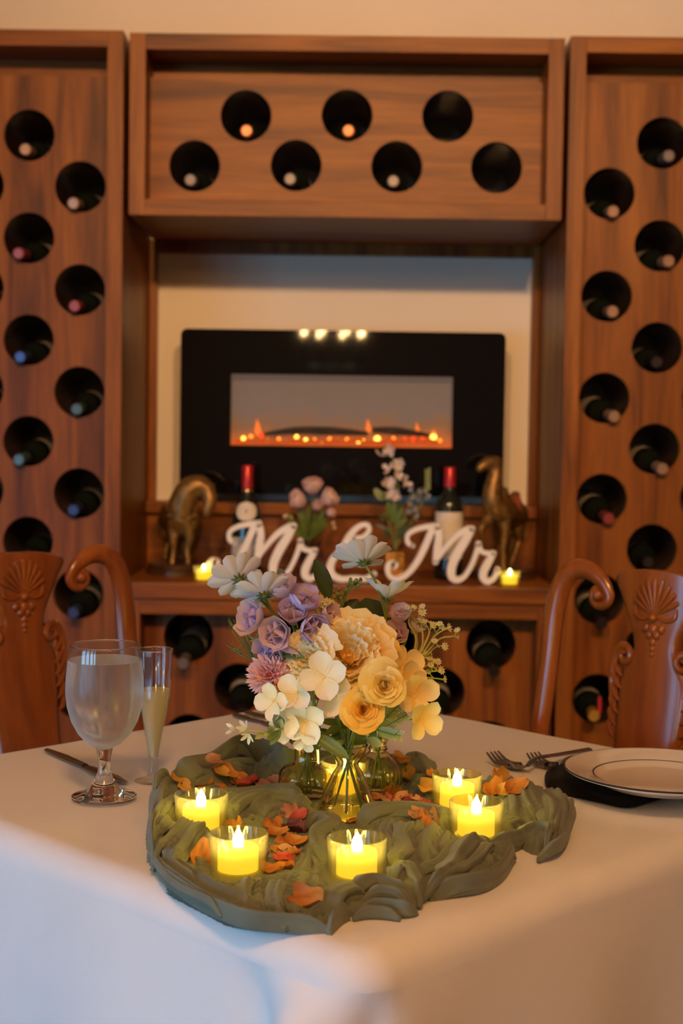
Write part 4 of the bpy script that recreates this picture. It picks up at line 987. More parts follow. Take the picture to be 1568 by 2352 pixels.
STEEL = mat('cutlery_steel', (.30, .29, .28), .22, metal=1, var=.06, scale=15)
def blade(path, wid, thk, m, parent, name):
    sp = smooth_path(path, 5); part(name, MB().tube(sp, lerps(wid, len(sp)), 10, flat=((0, 0, 1), thk)), m, parent)
a, b_ = T(107, 1722, TZ + .004), T(286, 1797, TZ + .004)
kn = thing('table_knife', 'steel table knife lying behind the goblet foot', 'knife', (a + b_) / 2)
z3 = Vector((0, 0, .0012))
blade([a, a.lerp(b_, .25), a.lerp(b_, .52)], [.0035, .0062, .0048], .55, STEEL, kn, 'handle')
blade([a.lerp(b_, .52), a.lerp(b_, .6), a.lerp(b_, .85), b_], [.004, .0075, .0095, .0045], .22, STEEL, kn, 'knife_blade')
def fork(tip, neck, end, label, parent_name='dinner_fork'):
    tip, neck, end = T(*tip, TZ + .006), T(*neck, TZ + .006), T(*end, TZ + .006)
    o = thing(parent_name, label, 'fork', neck, 0, 'forks beside the white plate')
    d = (tip - neck).normalized(); s_ = Vector((-d.y, d.x, 0)); root = neck.lerp(tip, .42)
    blade([neck + Vector((0, 0, .004)), neck.lerp(end, .12) + Vector((0, 0, .010)), neck.lerp(end, .45) + Vector((0, 0, .006)), end], [.0035, .003, .0045, .0055], .5, STEEL, o, 'handle')
    blade([neck + Vector((0, 0, .004)), neck.lerp(root, .5) - Vector((0, 0, .001)), root], [.0035, .0095, .0115], .22, STEEL, o, 'fork_head')
    for k in range(4):
        off = s_ * (.0031 * (k - 1.5) * 2)
        part('tine', MB().tube(smooth_path([root + off * .95 - d * .004, root.lerp(tip, .5) + off - Vector((0, 0, .002)), tip + off * .9 + Vector((0, 0, .007))], 4), lerps([.0024, .0022, .0010], 9), 6), STEEL, o)
    return o
fork((1130, 1740), (1212, 1766), (1352, 1722), 'steel dinner fork lying on the cloth, outermost and left of the plate')
fork((1222, 1742), (1290, 1764), (1420, 1728), 'steel fork tucked half under the plate and black napkin')
PX = T(1520, 1763, TZ + .035)
pl = thing('dinner_plate', 'white dinner plate with thin dark rim line on the black napkin', 'plate', Vector((PX.x, PX.y, TZ + .0165)))
PORC = mat('white_porcelain', (.80, .77, .72), .12, var=.02, coat=.4)
DL = mat('dark_rim_line', (.04, .035, .04), .3)
pr = [(.0005, .003), (.060, .003), (.066, .0048), (.072, .0085), (.101, .0165), (.1030, .0172)]
part('plate_body', MB().lathe([(.0005, 0), (.058, 0), (.066, .001), (.075, .006), (.1035, .0150), (.1040, .0165), (.1030, .0176), (.101, .0172), (.072, .0098), (.066, .0060), (.060, .0046), (.0005, .0040)], 72), PORC, pl, world=False, auto=R(60))
part('rim_line', MB().lathe([(.1030, .01765), (.1041, .0168), (.1038, .0157)], 72), DL, pl, world=False)
part('well_line', MB().lathe([(.0738, .01045), (.0722, .01000)], 72), DL, pl, world=False)
# black napkin, folded to a point
NAP = mat('black_napkin', (.008, .007, .009), .85, var=.3, scale=40, bump=.2, bscale=900, sheen=.02, spec=.2)
npx = [(1252, 1786), (1258, 1808), (1300, 1822), (1375, 1838), (1440, 1850), (1500, 1836), (1568, 1818), (1640, 1790), (1600, 1752), (1480, 1735), (1380, 1742), (1310, 1762), (1268, 1768)]
no = [T(x, y, TZ + .004) for x, y in npx]; ncx = sum(no, Vector()) / len(no)
no = smooth_path(no + [no[0]], 4)[:-1]; n_ = len(no)
mb = MB(); vs = []
LV = [(1.0, .0010), (1.012, .0045), (.992, .0085), (.95, .0105), (.90, .0098), (.84, .0128), (.78, .0140), (.70, .0152), (.55, .0155), (.25, .0150)]
for k, z in LV:
    for j, p in enumerate(no):
        w = ncx.lerp(p, k); zz = z
        if .7 < k < 1.0: zz += .0022 * math.sin(j * .35 + k * 14) * min(1, (1.03 - k) / .1)
        vs.append(Vector((w.x, w.y, TZ + .001 + min(zz, .0158))))
mb.add(vs, [(i * n_ + j, i * n_ + (j + 1) % n_, (i + 1) * n_ + (j + 1) % n_, (i + 1) * n_ + j) for i in range(len(LV) - 1) for j in range(n_)])
mb.f.append([(len(LV) - 1) * n_ + j for j in range(n_)]); mb.f.append(list(range(n_))[::-1])
solo('cloth_napkin', mb, NAP, 'black cloth napkin folded under the white plate', 'napkin')
# cutlery of the far place setting, seen between glasses and flowers
for (x0, y0), (x1, y1), lab, cat in (((540, 1642), (648, 1668), 'steel knife at the far setting, nearer one behind the flowers', 'knife'), ((566, 1636), (668, 1657), 'steel spoon at the far setting, farther one behind the flowers', 'spoon')):
    a, b_ = T(x0, y0, TZ + .004), T(x1, y1, TZ + .004)
    o = thing('table_' + cat, lab, cat, (a + b_) / 2)
    blade([a, a.lerp(b_, .3), a.lerp(b_, .6)], [.005, .0065, .0035], .5, STEEL, o, 'handle')
    blade([a.lerp(b_, .6), a.lerp(b_, .68), a.lerp(b_, .85), b_], [.003, .009, .013, .004] if cat == 'spoon' else [.004, .008, .009, .004], .22, STEEL, o, 'bowl' if cat == 'spoon' else 'knife_blade')
# ------------------------------------------------------------------ flowers
def petal_me(name, length, width, m, cup=.3, curl=.2, ruffle=0., tipw=.5, notch=0., nu=7, nv=6, base=.18, fold=0., seed=0):
    """petal from the origin along +Y, face up +Z; cup bends the sides up, curl bends the tip up (or back if negative)"""
    rs = random.Random(seed)
    ph = rs.uniform(0, 6)
    def f(a, b):
        y = a; x = 2 * b - 1
        w = (base + (1 - base) * math.sin(min(1, a / (1 - tipw * .55)) * PI / 2)) if a < 1 - tipw * .55 else math.sqrt(max(0, 1 - ((a - (1 - tipw * .55)) / (tipw * .55)) ** 2) + .0)
        w = max(w, .05)
        yy = y - notch * (1 - abs(x)) ** 2 * max(0, a - .6) / .4 if notch else y
        z = cup * x * x * w * width * .5 + curl * length * a * a - fold * abs(x) * 0
        z += ruffle * length * a * (math.sin(x * 7 + ph) * .5 + math.sin(x * 13 + ph * 2) * .3)
        return Vector((x * w * width / 2, yy * length, z))
    return MB().sheet(f, nu, nv).mesh(name, m, True, None, False)
STEM = mat('green_stem', (.16, .22, .05), .5, var=.2, scale=60)
LEAFD = petal_mat('dark_leaf', (.055, .085, .030, 1), (.070, .100, .038, 1), .4, .2)
LEAFM = petal_mat('mid_leaf', (.13, .21, .05, 1), (.19, .28, .07, 1), .4, .3)
LEAFL = petal_mat('pale_leaf', (.32, .40, .14, 1), (.48, .54, .26, 1), .5, .35)
LEAFB = petal_mat('bluegreen_leaf', (.12, .19, .14, 1), (.20, .27, .22, 1), .5, .25)
def stem_to(o, a, b, r=.0013, bend=.25, m=None, name='stem', via=None):
    a, b = Vector(a), Vector(b)
    mid = Vector(via) if via is not None else a.lerp(b, .5) + Vector((0, 0, (a - b).length * bend * .3))
    part(name, MB().tube(smooth_path([a, mid, b], 6), r, 6), m or STEM, o)
def ori(d, spin=0, up='Y'):
    return aim(d, up) @ Matrix.Rotation(spin, 4, 'Z')
def flower(name, label, cat, c, group=None):
    return thing(name, label, cat, c, 0, group)
def ring(o, me, n, M, tilt, r0=0., spin=0., jit=.0, sc=1., name='petal', zoff=0., arc=2 * PI):
    """n petals round the flower axis (local Z of M); tilt = angle of a petal above the disc plane"""
    for k in range(n):
        a = spin + arc * k / n + rnd.uniform(-jit, jit); t = tilt + rnd.uniform(-jit, jit) * .6
        s = sc * (1 + rnd.uniform(-jit, jit) * .4)
        L_ = Matrix.Rotation(a, 4, 'Z') @ Matrix.Translation((0, r0, zoff)) @ Matrix.Rotation(t, 4, 'X') @ Matrix.Scale(s, 4)
        inst(name, me, o, M @ L_)
FY = 1.47                                    # depth of the bouquet's middle
def F(px, py, dy=0.): return P(px, py, FY + dy)
px_m = FY / FPX
# --- white daisies (cosmos) seen from behind
DAISY = petal_mat('daisy_white', (.74, .73, .70, 1), (.84, .83, .80, 1), .6, .35)
d_me = [petal_me('petal', .029, .0155, DAISY, .35, .10, .02, .55, .10, 8, 6, .28, seed=k) for k in range(3)]
CALYX = mat('calyx_green', (.07, .12, .03), .6, var=.2)
GOLD = mat('daisy_eye', (.6, .35, .04), .7, var=.3, scale=300)
def calyx(o, M, n=9, L_=.009, m=None):
    mb = MB()
    for k in range(n):
        a = 2 * PI * k / n; d = Vector((math.cos(a), math.sin(a), 0))
        mb.tube([M @ (d * .001 + Vector((0, 0, -.0022))), M @ (d * L_ * .5 + Vector((0, 0, -.0016))), M @ (d * L_ + Vector((0, 0, -.0010)))], [.0014, .0013, .0003], 5)
    mb.ball(M @ Vector((0, 0, -.002)), .0035, 8, 6)
    part('calyx', mb, m or CALYX, o, world=False)
def daisy(label, c, d, foot, angs, tilt, scs=1.0, via=None):
    o = flower('daisy', label, 'flower', c, 'white daisies')
    M = ori(d)
    for k, a in enumerate(angs):
        L_ = Matrix.Rotation(R(a), 4, 'Z') @ Matrix.Translation((0, .003, rnd.uniform(-.0006, .0006))) @ Matrix.Rotation(R(tilt) + rnd.uniform(-.12, .12), 4, 'X') @ Matrix.Scale(scs * rnd.uniform(.9, 1.06), 4)
        inst('petal', d_me[k % 3], o, M @ L_)
    calyx(o, M)
    part('flower_eye', MB().ball((0, 0, .0012), .0052, 12, 6, (1, 1, .45)) if False else MB().ball(M.to_3x3() @ Vector((0, 0, .0012)), .0048, 10, 6), GOLD, o, world=False)
    stem_to(o, c - Vector(d).normalized() * .003, foot, .0014, via=via)
    return o
TOV = Vector((0, -1, 0))
full = [k * 40 + 8 for k in range(9)]
daisy('white daisy seen from behind, leftmost and largest of the daisies', F(548, 1330, -.02), Vector((-.38, .80, .42)), F(690, 1500, .02), full, 10, 1.0, F(640, 1420, 0))
daisy('white daisy on a thick green stem, just right of the leftmost daisy', F(606, 1366, -.02), Vector((-.20, .66, .70)), F(650, 1470, .01), full, 12, 1.08, F(622, 1400, -.01))
daisy('white daisy standing tallest in front of the ampersand', F(836, 1290, .0), Vector((-.16, .60, .78)), F(893, 1450, .03), full, 14, 1.08, F(868, 1350, 0))
daisy('white daisy low on the right, beside the round dark leaf', F(889, 1372, .01), Vector((.10, .15, 1)), F(880, 1500, .03), [10, 60, 110, 160, 210, 260, 320], 28, 1.0)
# --- lilac stock flowers
LILAC = petal_mat('lilac', (.58, .42, .66, 1), (.78, .62, .84, 1), .6, .35)
LILAC2 = petal_mat('lilac_pink', (.72, .50, .60, 1), (.84, .66, .70, 1), .6, .35)
l_me = [petal_me('petal', .0165, .0185, m_, .7, .42, .05, .7, 0, 6, 6, .3, seed=k) for k, m_ in enumerate((LILAC, LILAC, LILAC2))]
CORE = mat('floret_core', (.34, .26, .36), .7, var=.2)
def floret(o, c, d, mes, sc=1., n=5, inner=True, tilt=.55):
    off = Vector(c) - Vector(o.location)
    b = part('floret', MB().ball((0, 0, 0), .0035 * sc, 8, 6), CORE, o, world=False); b.location = off
    M = ori(d, rnd.uniform(0, 6))
    ring(b, mes[rnd.randrange(len(mes))], n, M, tilt, .0012, 0, .22, sc)
    if inner: ring(b, mes[rnd.randrange(len(mes))], 4, M, 1.15, .0005, .5, .2, sc * .78)
    return b
def stock(label, pts, foot, sc=1., off=0):
    c0 = F(*pts[0][:3]); o = flower('stock_stem', label, 'flower', c0, 'lilac stock flowers')
    ctr = sum((F(*p[:3]) for p in pts), Vector()) / len(pts)
    for p in pts:
        q = F(*p[:3]); d = (q - ctr).normalized() * .8 + Vector((0, -.75, .25)); floret(o, q, d, l_me[:] if len(p) < 4 else l_me[2:], sc * (p[3] if len(p) > 3 else 1.))
    stem_to(o, ctr + Vector((0, .01, 0)), foot, .0018)
    return o
stock('cluster of ruffled lilac stock blossoms below the left daisies', [(600, 1428, -.02), (648, 1450, -.03), (690, 1405, -.015), (655, 1372, -.01, .85), (640, 1478, -.02), (700, 1445, -.025), (672, 1425, -.02), (665, 1490, -.02), (735, 1425, -.01, .8), (712, 1470, -.01, .8)], F(735, 1680, .02), 1.5)
stock('small lilac stock blossoms right of the round dark leaf', [(922, 1425, .02, .75), (918, 1462, .015, .85), (948, 1450, .03, .6), (925, 1500, .02, .8), (945, 1535, .03, .7)], F(850, 1690, .02), 1.35)
# --- pink pompon chrysanthemum
PINK = petal_mat('pompon_pink', (.82, .30, .27, 1), (.92, .58, .56, 1), .6, .15); PINK2 = petal_mat('pompon_coral', (.92, .36, .16, 1), (.95, .56, .34, 1), .6, .15)
p_me = [petal_me('petal', .024, .0046, PINK, .9, -.10, 0, .5, 0, 5, 2, .5), petal_me('petal', .024, .0046, PINK2, .9, -.10, 0, .5, 0, 5, 2, .5)]
c = F(618, 1550, -.035); o = flower('chrysanthemum', 'round pink pompon chrysanthemum with many narrow petals, left side of the bouquet', 'flower', c)
M = ori((-.35, -.85, .25))
nP = 190
for k in range(nP):
    z = 1 - 1.45 * (k + .5) / nP; a = k * 2.39996; rr = math.sqrt(max(0, 1 - z * z))
    d = Vector((rr * math.cos(a), rr * math.sin(a), z))
    wd = M.to_3x3() @ d
    me_ = p_me[1] if (wd.x > .25 and wd.z < -.1) else p_me[0]
    up = Vector((0, 0, 1)) if abs(d.z) < .95 else Vector((1, 0, 0))
    B = (Vector((-d.y, d.x, 0)) if rr > .05 else Vector((1, 0, 0))).normalized(); N_ = B.cross(d).normalized()
    L_ = Matrix((B, d, N_)).transposed().to_4x4()
    s = .62 + .38 * rr + rnd.uniform(-.06, .06)
    inst('petal', me_, o, M @ L_ @ Matrix.Rotation(rnd.uniform(-.15, .15), 4, 'Z') @ Matrix.Scale(s * 1.03, 4))
part('flower_core', MB().ball((0, 0, 0), .011, 12, 8), mat('pompon_core', (.5, .12, .08), .8), o, world=False)
stem_to(o, c + Vector((.003, .012, -.004)), MOUTH[0], .0018, via=F(660, 1650, 0))
def wrap_petal(R_, H_, span, opn, ruf, phi, seed, m, nu=7, nv=12, scal=.16):
    s_ = random.Random(seed).uniform(0, 6)
    def f(a, b):
        x = 2 * b - 1; ang = phi + x * R(span) / 2 * (.5 + .5 * math.sin(min(1, a * 1.3) * PI / 2))
        r = R_ * (.35 + .65 * math.sin(min(1, a * 1.1) * PI / 2)) + opn * R_ * a ** 2.5 + ruf * R_ * a * a * (math.sin(x * 8 + s_) + .6 * math.sin(x * 17 + 2 * s_)) * .3 / (1 + R_ * 40)
        r *= 1 + (scal - .16) * .35 * a * (.5 - x * x)
        z = H_ * a * (1 - scal * x * x) - opn * H_ * .35 * a ** 3 + ruf * H_ * .16 * a * a * (math.sin(x * 11 + s_) + .7 * math.sin(x * 23 + s_ * 3))
        return Vector((r * math.cos(ang), r * math.sin(ang), z))
    return MB().sheet(f, nu, nv).mesh('petal', m, True, None, False)
def bloom(o, M, sc, layers, ruf, mats, sink, jit=.15, scal=.16):
    for R_, H_, span, opn, n in layers:
        ph = rnd.uniform(0, 6)
        for k in range(n):
            m = mats[rnd.randrange(len(mats))]
            me = wrap_petal(R_ * rnd.uniform(1 - jit, 1 + jit), H_ * rnd.uniform(1 - jit * .6, 1 + jit * .6), span, opn * rnd.uniform(.7, 1.3), ruf, ph + 2 * PI * k / n + rnd.uniform(-.15, .15), rnd.randrange(9999), m, scal=scal)
            inst('petal', me, o, M @ Matrix.Translation((0, 0, -sink * sc)) @ Matrix.Scale(sc, 4))
# --- big cream and yellow peony
YEL = petal_mat('peony_yellow', (.98, .60, .09, 1), (.98, .80, .34, 1), .6, .28); CRM = petal_mat('peony_cream', (.97, .74, .26, 1), (.97, .88, .58, 1), .6, .13)
PEONY_R = [(.004, .028, 120, .25, 4), (.010, .031, 95, .3, 6), (.016, .032, 80, .32, 7), (.022, .031, 70, .36, 9), (.028, .028, 62, .42, 10), (.033, .023, 58, .5, 10), (.036, .016, 58, .7, 9)]
def big_ruffled(label, c, d, R0, mats, foot):
    o = flower('peony', label, 'flower', c); M = ori(d)
    bloom(o, M, R0, PEONY_R, .42, mats, .014)
    part('flower_core', MB().ball(M.to_3x3() @ Vector((0, 0, -.012 * R0)), .010 * R0, 10, 8), YELC, o, world=False)
    stem_to(o, c - Vector(d).normalized() * .016 * R0, foot, .002); return o
YELC = mat('flower_core_yellow', (.92, .60, .16), .8, var=.1)
big_ruffled('large ruffled yellow peony at the top centre of the bouquet', F(802, 1504, -.04), (.02, -.86, .50), .84, [YEL, YEL, CRM], MOUTH[1])
big_ruffled('cream ruffled peony left of the large yellow one', F(706, 1508, -.045), (-.35, -.85, .30), .48, [CRM], MOUTH[1])
# --- roses
ROSE_R = [(.0030, .0225, 230, 0, 2), (.0055, .0225, 190, .03, 3), (.0085, .0210, 160, .12, 3), (.0120, .0190, 125, .25, 4), (.0150, .0165, 105, .45, 5), (.0175, .0130, 95, .8, 6), (.0190, .0090, 90, 1.0, 6)]
def rose(label, c, d, R0, m_, foot, seed):
    o = flower('rose', label, 'flower', c, 'open garden roses'); M = ori(d)
    bloom(o, M, R0, ROSE_R, .14, [m_], .008, .09, .5)
    def heart(a, b):
        ang = a * 2 * PI * 2.4; r = (.0068 - .0060 * a) * R0 * (.8 + .2 * b)
        return M @ Vector((r * math.cos(ang), r * math.sin(ang), (.002 + .0125 * b + .0015 * a) * R0))
    part('rose_heart', MB().sheet(heart, 48, 3), m_, o, world=False)
    part('flower_core', MB().ball(M.to_3x3() @ Vector((0, 0, .000 * R0)), .0062 * R0, 10, 8), m_, o, world=False)
    stem_to(o, c - Vector(d).normalized() * .010 * R0, foot, .0018); return o
ROSE1 = petal_mat('rose_gold', (.98, .48, .03, 1), (.98, .66, .12, 1), .6, .13); ROSE2 = petal_mat('rose_pale_gold', (.98, .64, .10, 1), (.98, .80, .30, 1), .6, .13)
rose('golden orange rose low at the front of the bouquet', F(834, 1628, -.085), (.05, -.95, .22), .54, ROSE1, MOUTH[1], 11)
rose('pale golden rose right of centre, above the orange rose', F(882, 1572, -.085), (.25, -.90, .22), .60, ROSE2, MOUTH[2], 21)
# --- hydrangea florets, four flat petals each
HYD = petal_mat('hydrangea_cream', (.92, .80, .42, 1), (.94, .88, .68, 1), .6, .13); HYDY = petal_mat('hydrangea_yellow', (.95, .66, .16, 1), (.95, .82, .42, 1), .6, .13)
h_me = [petal_me('petal', .0235, .0215, m_, .35, .14, .03, .85, 0, 7, 6, .22, seed=k + 30) for k, m_ in enumerate((HYD, HYD, HYDY))]
def hyd(label, fl, foot, via=None):
    c0 = F(*fl[0][:3]); o = flower('hydrangea_stem', label, 'flower', c0, 'cream hydrangea blossoms')
    mb = MB(); hub = F(*via) if via else c0 + Vector((0, .03, -.02))
    for f_ in fl:
        q = F(*f_[:3]); d, sc, spin, kind = f_[3], f_[4], f_[5], f_[6]
        off = q - c0; b = part('floret', MB().ball((0, 0, 0), .0018, 8, 6), YELC, o, world=False); b.location = off
        M = ori(d, R(spin)); ring(b, h_me[kind], 4, M, .22, .0012, 0, .16, sc)
        mb.tube(smooth_path([hub, hub.lerp(q, .5) + Vector((0, .004, -.004)), q + Vector((0, .002, -.001))], 4), .0008, 5)
    part('stalks', mb, STEM, o); stem_to(o, hub, foot, .0016); return o
hyd('cream hydrangea blossoms at the left front of the bouquet', [(743, 1556, -.075, (-.1, -.95, .3), 1.12, 20, 0), (682, 1592, -.07, (-.3, -.85, .45), .92, 50, 0), (628, 1610, -.065, (-.5, -.8, .1), .85, 10, 0), (702, 1655, -.07, (-.25, -.95, -.1), 1.05, 40, 0), (664, 1664, -.06, (-.6, -.75, .1), .85, 0, 0), (770, 1600, -.07, (.1, -.95, .1), .9, 60, 0), (700, 1700, -.07, (-.2, -.9, -.5), .55, 30, 0)], MOUTH[0], (720, 1640, -.03))
hyd('cream yellow hydrangea blossoms at the right edge of the bouquet', [(952, 1600, -.04, (.45, -.85, .1), 1.05, 20, 2), (968, 1650, -.05, (.6, -.8, -.1), .95, 60, 2), (925, 1535, -.02, (.6, -.7, .4), 1.1, 30, 2), (938, 1560, -.03, (.45, -.9, .1), .8, 0, 2)], MOUTH[2], (900, 1640, -.01))
# --- leaves
leaf_me = {}
def leaf(o, a, b, wid, m, cup=.25, curl=.05, facing=None, name='leaf'):
    """a leaf from a to b (world); facing = rough normal"""
    a, b = Vector(a), Vector(b); L_ = (b - a).length; y = (b - a).normalized(); fz = Vector(facing or (0, -1, .35))
    x = y.cross(fz).normalized(); z = x.cross(y)
    key = (m.name, round(wid / L_, 1), cup, curl)
    if key not in leaf_me: leaf_me[key] = petal_me('leaf', 1.0, max(.1, round(wid / L_, 1)), m, cup, curl, 0, 1.0 if wid / L_ < .7 else .8, 0, 8, 4, .12)
    M = Matrix((x, y, z)).transposed().to_4x4(); M.translation = a - wloc(o)
    return inst(name, leaf_me[key], o, M @ Matrix.Diagonal((L_, L_, L_, 1)))
c = F(850, 1452, .03); o = flower('round_leaf', 'large round dark olive leaf standing behind the yellow peony', 'leaf', c)
leaf(o, F(858, 1466, .03), F(838, 1372, .025), .038, LEAFD, .2, .05, (.1, -1, .1)); stem_to(o, F(858, 1466, .03), MOUTH[1], .0014)
c = F(752, 1378, .02); o = flower('long_leaf', 'long dark narrow leaf rising between the daisies', 'leaf', c)
leaf(o, F(757, 1380, .02), F(717, 1286, .02), .020, LEAFD, .6, .1, (.5, -.9, 0)); stem_to(o, F(757, 1380, .02), MOUTH[0], .0013)
c = F(790, 1425, .03); o = flower('leaf_sprig', 'dark leaves tucked behind the peony, left of the round leaf', 'leaf', c, 'leaf sprigs in the bouquet')
leaf(o, F(770, 1450, .03), F(822, 1378, .04), .020, LEAFD, .4, .1); leaf(o, F(760, 1450, .03), F(792, 1420, .02), .022, LEAFM, .3); stem_to(o, F(770, 1450, .03), MOUTH[1], .0012)
c = F(660, 1690, -.07); o = flower('leaf_sprig', 'broad bright green leaves drooping over the front vase rim', 'leaf', c, 'leaf sprigs in the bouquet')
leaf(o, F(668, 1652, -.045), F(730, 1718, -.072), .017, LEAFM, .3, -.1, (-.3, -.9, .5)); leaf(o, F(715, 1685, -.07), F(800, 1738, -.085), .014, LEAFM, .4, -.15, (-.2, -.9, .6))
leaf(o, F(700, 1510, -.05), F(622, 1488, -.03), .014, LEAFM, .4); stem_to(o, F(690, 1665, -.06), MOUTH[1], .0012)
c = F(800, 1690, -.05); o = flower('leaf_sprig', 'crowded green leaves between the vase mouths under the roses', 'leaf', c, 'leaf sprigs in the bouquet')
for k in range(26):
    a = F(rnd.uniform(745, 860), rnd.uniform(1655, 1705), rnd.uniform(-.06, .0)); an = rnd.uniform(-2.9, -.2) if rnd.random() < .5 else rnd.uniform(-.6, .6) + (PI if rnd.random() < .4 else 0)
    b = a + Vector((math.cos(an) * .026, -.008, math.sin(an) * .014 + .004))
    leaf(o, a, b, rnd.choice((.008, .011)), rnd.choice((LEAFM, LEAFM, LEAFL)), .3, .05, (rnd.uniform(-.5, .5), -1, .5))
stem_to(o, c, MOUTH[1], .0013)
c = F(900, 1650, -.03); o = flower('fern_sprig', 'feathery yellow green sprigs low on the right of the bouquet', 'leaf', c)
for x0, y0, x1, y1 in ((870, 1665, 925, 1610), (880, 1672, 935, 1640), (885, 1680, 920, 1690), (860, 1675, 905, 1688), (880, 1660, 910, 1600)):
    a, b = F(x0, y0, -.045), F(x1, y1, -.05); mb = MB().tube([a, b], .0007, 5); part('stem', mb, STEM, o)
    for k in range(8):
        t = .2 + .8 * k / 8; q = a.lerp(b, t); d = (b - a).normalized()
        for s_ in (-1, 1):
            n_ = Vector((-d.z, -.2, d.x)) * s_; leaf(o, q, q + (d * .6 + n_ * .8) * .008, .0024, LEAFL, .2)
stem_to(o, c, MOUTH[2], .0012)
# --- wax-flower sprays and other fillers
BUDW = petal_mat('tiny_blossom', (.78, .72, .28, 1), (.90, .84, .50, 1), .6, .4)
tiny = petal_me('blossom', .0052, .0030, BUDW, .3, .1, 0, .6, 0, 4, 2, .4)
TINYS = None
def tiny_mesh():
    mb = MB()
    for k in range(9):
        a = 2 * PI * k / 9; d = Vector((math.cos(a), math.sin(a), .25)) * .0052; n_ = Vector((-math.sin(a), math.cos(a), 0)) * .0011
        mb.add([(0, 0, 0), tuple(d * .6 + n_), tuple(d), tuple(d * .6 - n_)], [(0, 1, 2, 3)])
    mb.ball((0, 0, .0005), .0016, 6, 4); mb.tube([(0, 0, -.004), (0, 0, 0)], [.0006, .0016], 5)
    return mb.mesh('blossom', BUDW, True, R(60), False)
TINYS = tiny_mesh()
YST = mat('yellow_green_stem', (.42, .44, .10), .5, var=.15, scale=60)
def spray(name, label, base, branches, foot, me=None, m=YST, r=.0010, sc=1., group=None, dpt=0.):
    c = F(*base); o = flower(name, label, 'flower', c, group); mb = MB()
    for br in branches:
        pts = [c] + [F(x, y, dpt + rnd.uniform(-.008, .008)) for x, y in br]
        mb.tube(smooth_path(pts, 4), lerps([r * 1.2, r * .7], (len(pts) - 1) * 4 + 1), 5)
        e = pts[-1]; d = (e - pts[-2]).normalized()
        inst('blossom', me or TINYS, o, Matrix.Translation(e - c) @ ori(d + Vector((rnd.uniform(-.4, .4), -.7, rnd.uniform(-.2, .4))), rnd.uniform(0, 6)) @ Matrix.Scale(sc * rnd.uniform(.85, 1.15), 4))
        if len(pts) > 2:
            q = pts[-2].lerp(e, .55); s_ = q + Vector((rnd.uniform(-.007, .007), -.003, .007)); mb.tube([q, s_], r * .7, 5)
            inst('blossom', me or TINYS, o, Matrix.Translation(s_ - c) @ ori((rnd.uniform(-.5, .5), -.6, .8), rnd.uniform(0, 6)) @ Matrix.Scale(sc * .85, 4))
    part('branches', mb, m, o); stem_to(o, c, foot, r * 1.3, m=m); return o
spray('wax_flower_spray', 'yellow green spray of tiny star flowers fanning out on the right', (935, 1560, .01), [[(958, 1480), (945, 1400)], [(970, 1480), (962, 1410), (968, 1405)], [(980, 1470), (990, 1432)], [(990, 1470), (1012, 1440)], [(985, 1480), (1005, 1455), (1030, 1442)], [(1000, 1475), (1035, 1462), (1050, 1462)], [(995, 1490), (1020, 1485)], [(960, 1520), (990, 1500), (985, 1525)], [(965, 1535), (1005, 1520)], [(970, 1545), (1012, 1540)], [(965, 1555), (1020, 1560)], [(960, 1500), (985, 1455), (975, 1430)], [(975, 1530), (1000, 1535)], [(955, 1470), (938, 1430), (950, 1395)]], MOUTH[2], dpt=.02)
spray('wax_flower_spray', 'pale green lace of tiny flowers behind the lilac stock', (745, 1440, .02), [[(720, 1400), (702, 1385)], [(728, 1400), (718, 1378)], [(738, 1400), (735, 1380)], [(745, 1405), (752, 1384)], [(750, 1410), (765, 1388)], [(730, 1410), (708, 1398)], [(752, 1412), (770, 1405)], [(742, 1415), (745, 1392)]], MOUTH[0], sc=1.1, dpt=.02)
BUDG = MB().ball((0, 0, 0), .0022, 7, 5, (1, 1, 1.3)).mesh('bud', mat('green_bud', (.20, .24, .07), .6, var=.2), True)
spray('bud_sprig', 'thin green sprig with small round buds left of the tallest daisy', (775, 1430, .03), [[(785, 1380), (765, 1358)], [(788, 1375), (775, 1365)], [(790, 1370), (800, 1345)], [(795, 1365), (812, 1338)], [(795, 1368), (822, 1345)], [(798, 1360), (818, 1333)], [(785, 1385), (768, 1372)], [(800, 1352), (828, 1340)]], MOUTH[1], BUDG, STEM, dpt=.02)
NEED = MB().tube([(0, 0, -.002), (0, 0, .006)], [.0008, .0002], 5).mesh('needle', LEAFM, True)
spray('grass_sprig', 'wispy thin green grass sprig on the left above the pink chrysanthemum', (590, 1520, .0), [[(555, 1470), (527, 1425)], [(560, 1465), (540, 1432)], [(565, 1460), (552, 1440)], [(555, 1480), (530, 1445)], [(560, 1500), (535, 1488)], [(555, 1505), (528, 1486)], [(565, 1510), (545, 1500)], [(570, 1470), (560, 1435)]], MOUTH[0], NEED, STEM, .0007)
spray('bud_sprig', 'small curled green bud sprig at the left of the lilac stock', (612, 1475, .0), [[(575, 1462), (562, 1432)], [(580, 1468), (570, 1445)], [(590, 1475), (572, 1470)], [(600, 1480), (583, 1490)]], MOUTH[0], BUDG, YST)
c = F(655, 1348, .01); o = flower('leaf_sprig', 'small blue green leaf pair above the left daisies', 'leaf', c, 'leaf sprigs in the bouquet')
leaf(o, F(652, 1338, .01), F(640, 1305, .01), .009, LEAFB, .4); leaf(o, F(652, 1338, .01), F(662, 1318, .01), .008, LEAFB, .4); leaf(o, F(652, 1350, .01), F(650, 1378, .0), .010, LEAFD, .4); leaf(o, F(655, 1352, .01), F(672, 1350, .0), .005, LEAFD, .4)
stem_to(o, F(652, 1338, .01), F(690, 1470, .02), .0009)
c = F(660, 1668, -.06); o = flower('seeded_sprig', 'pale sprig with pointed leaves and starry tips reaching left over the cloth', 'leaf', c)
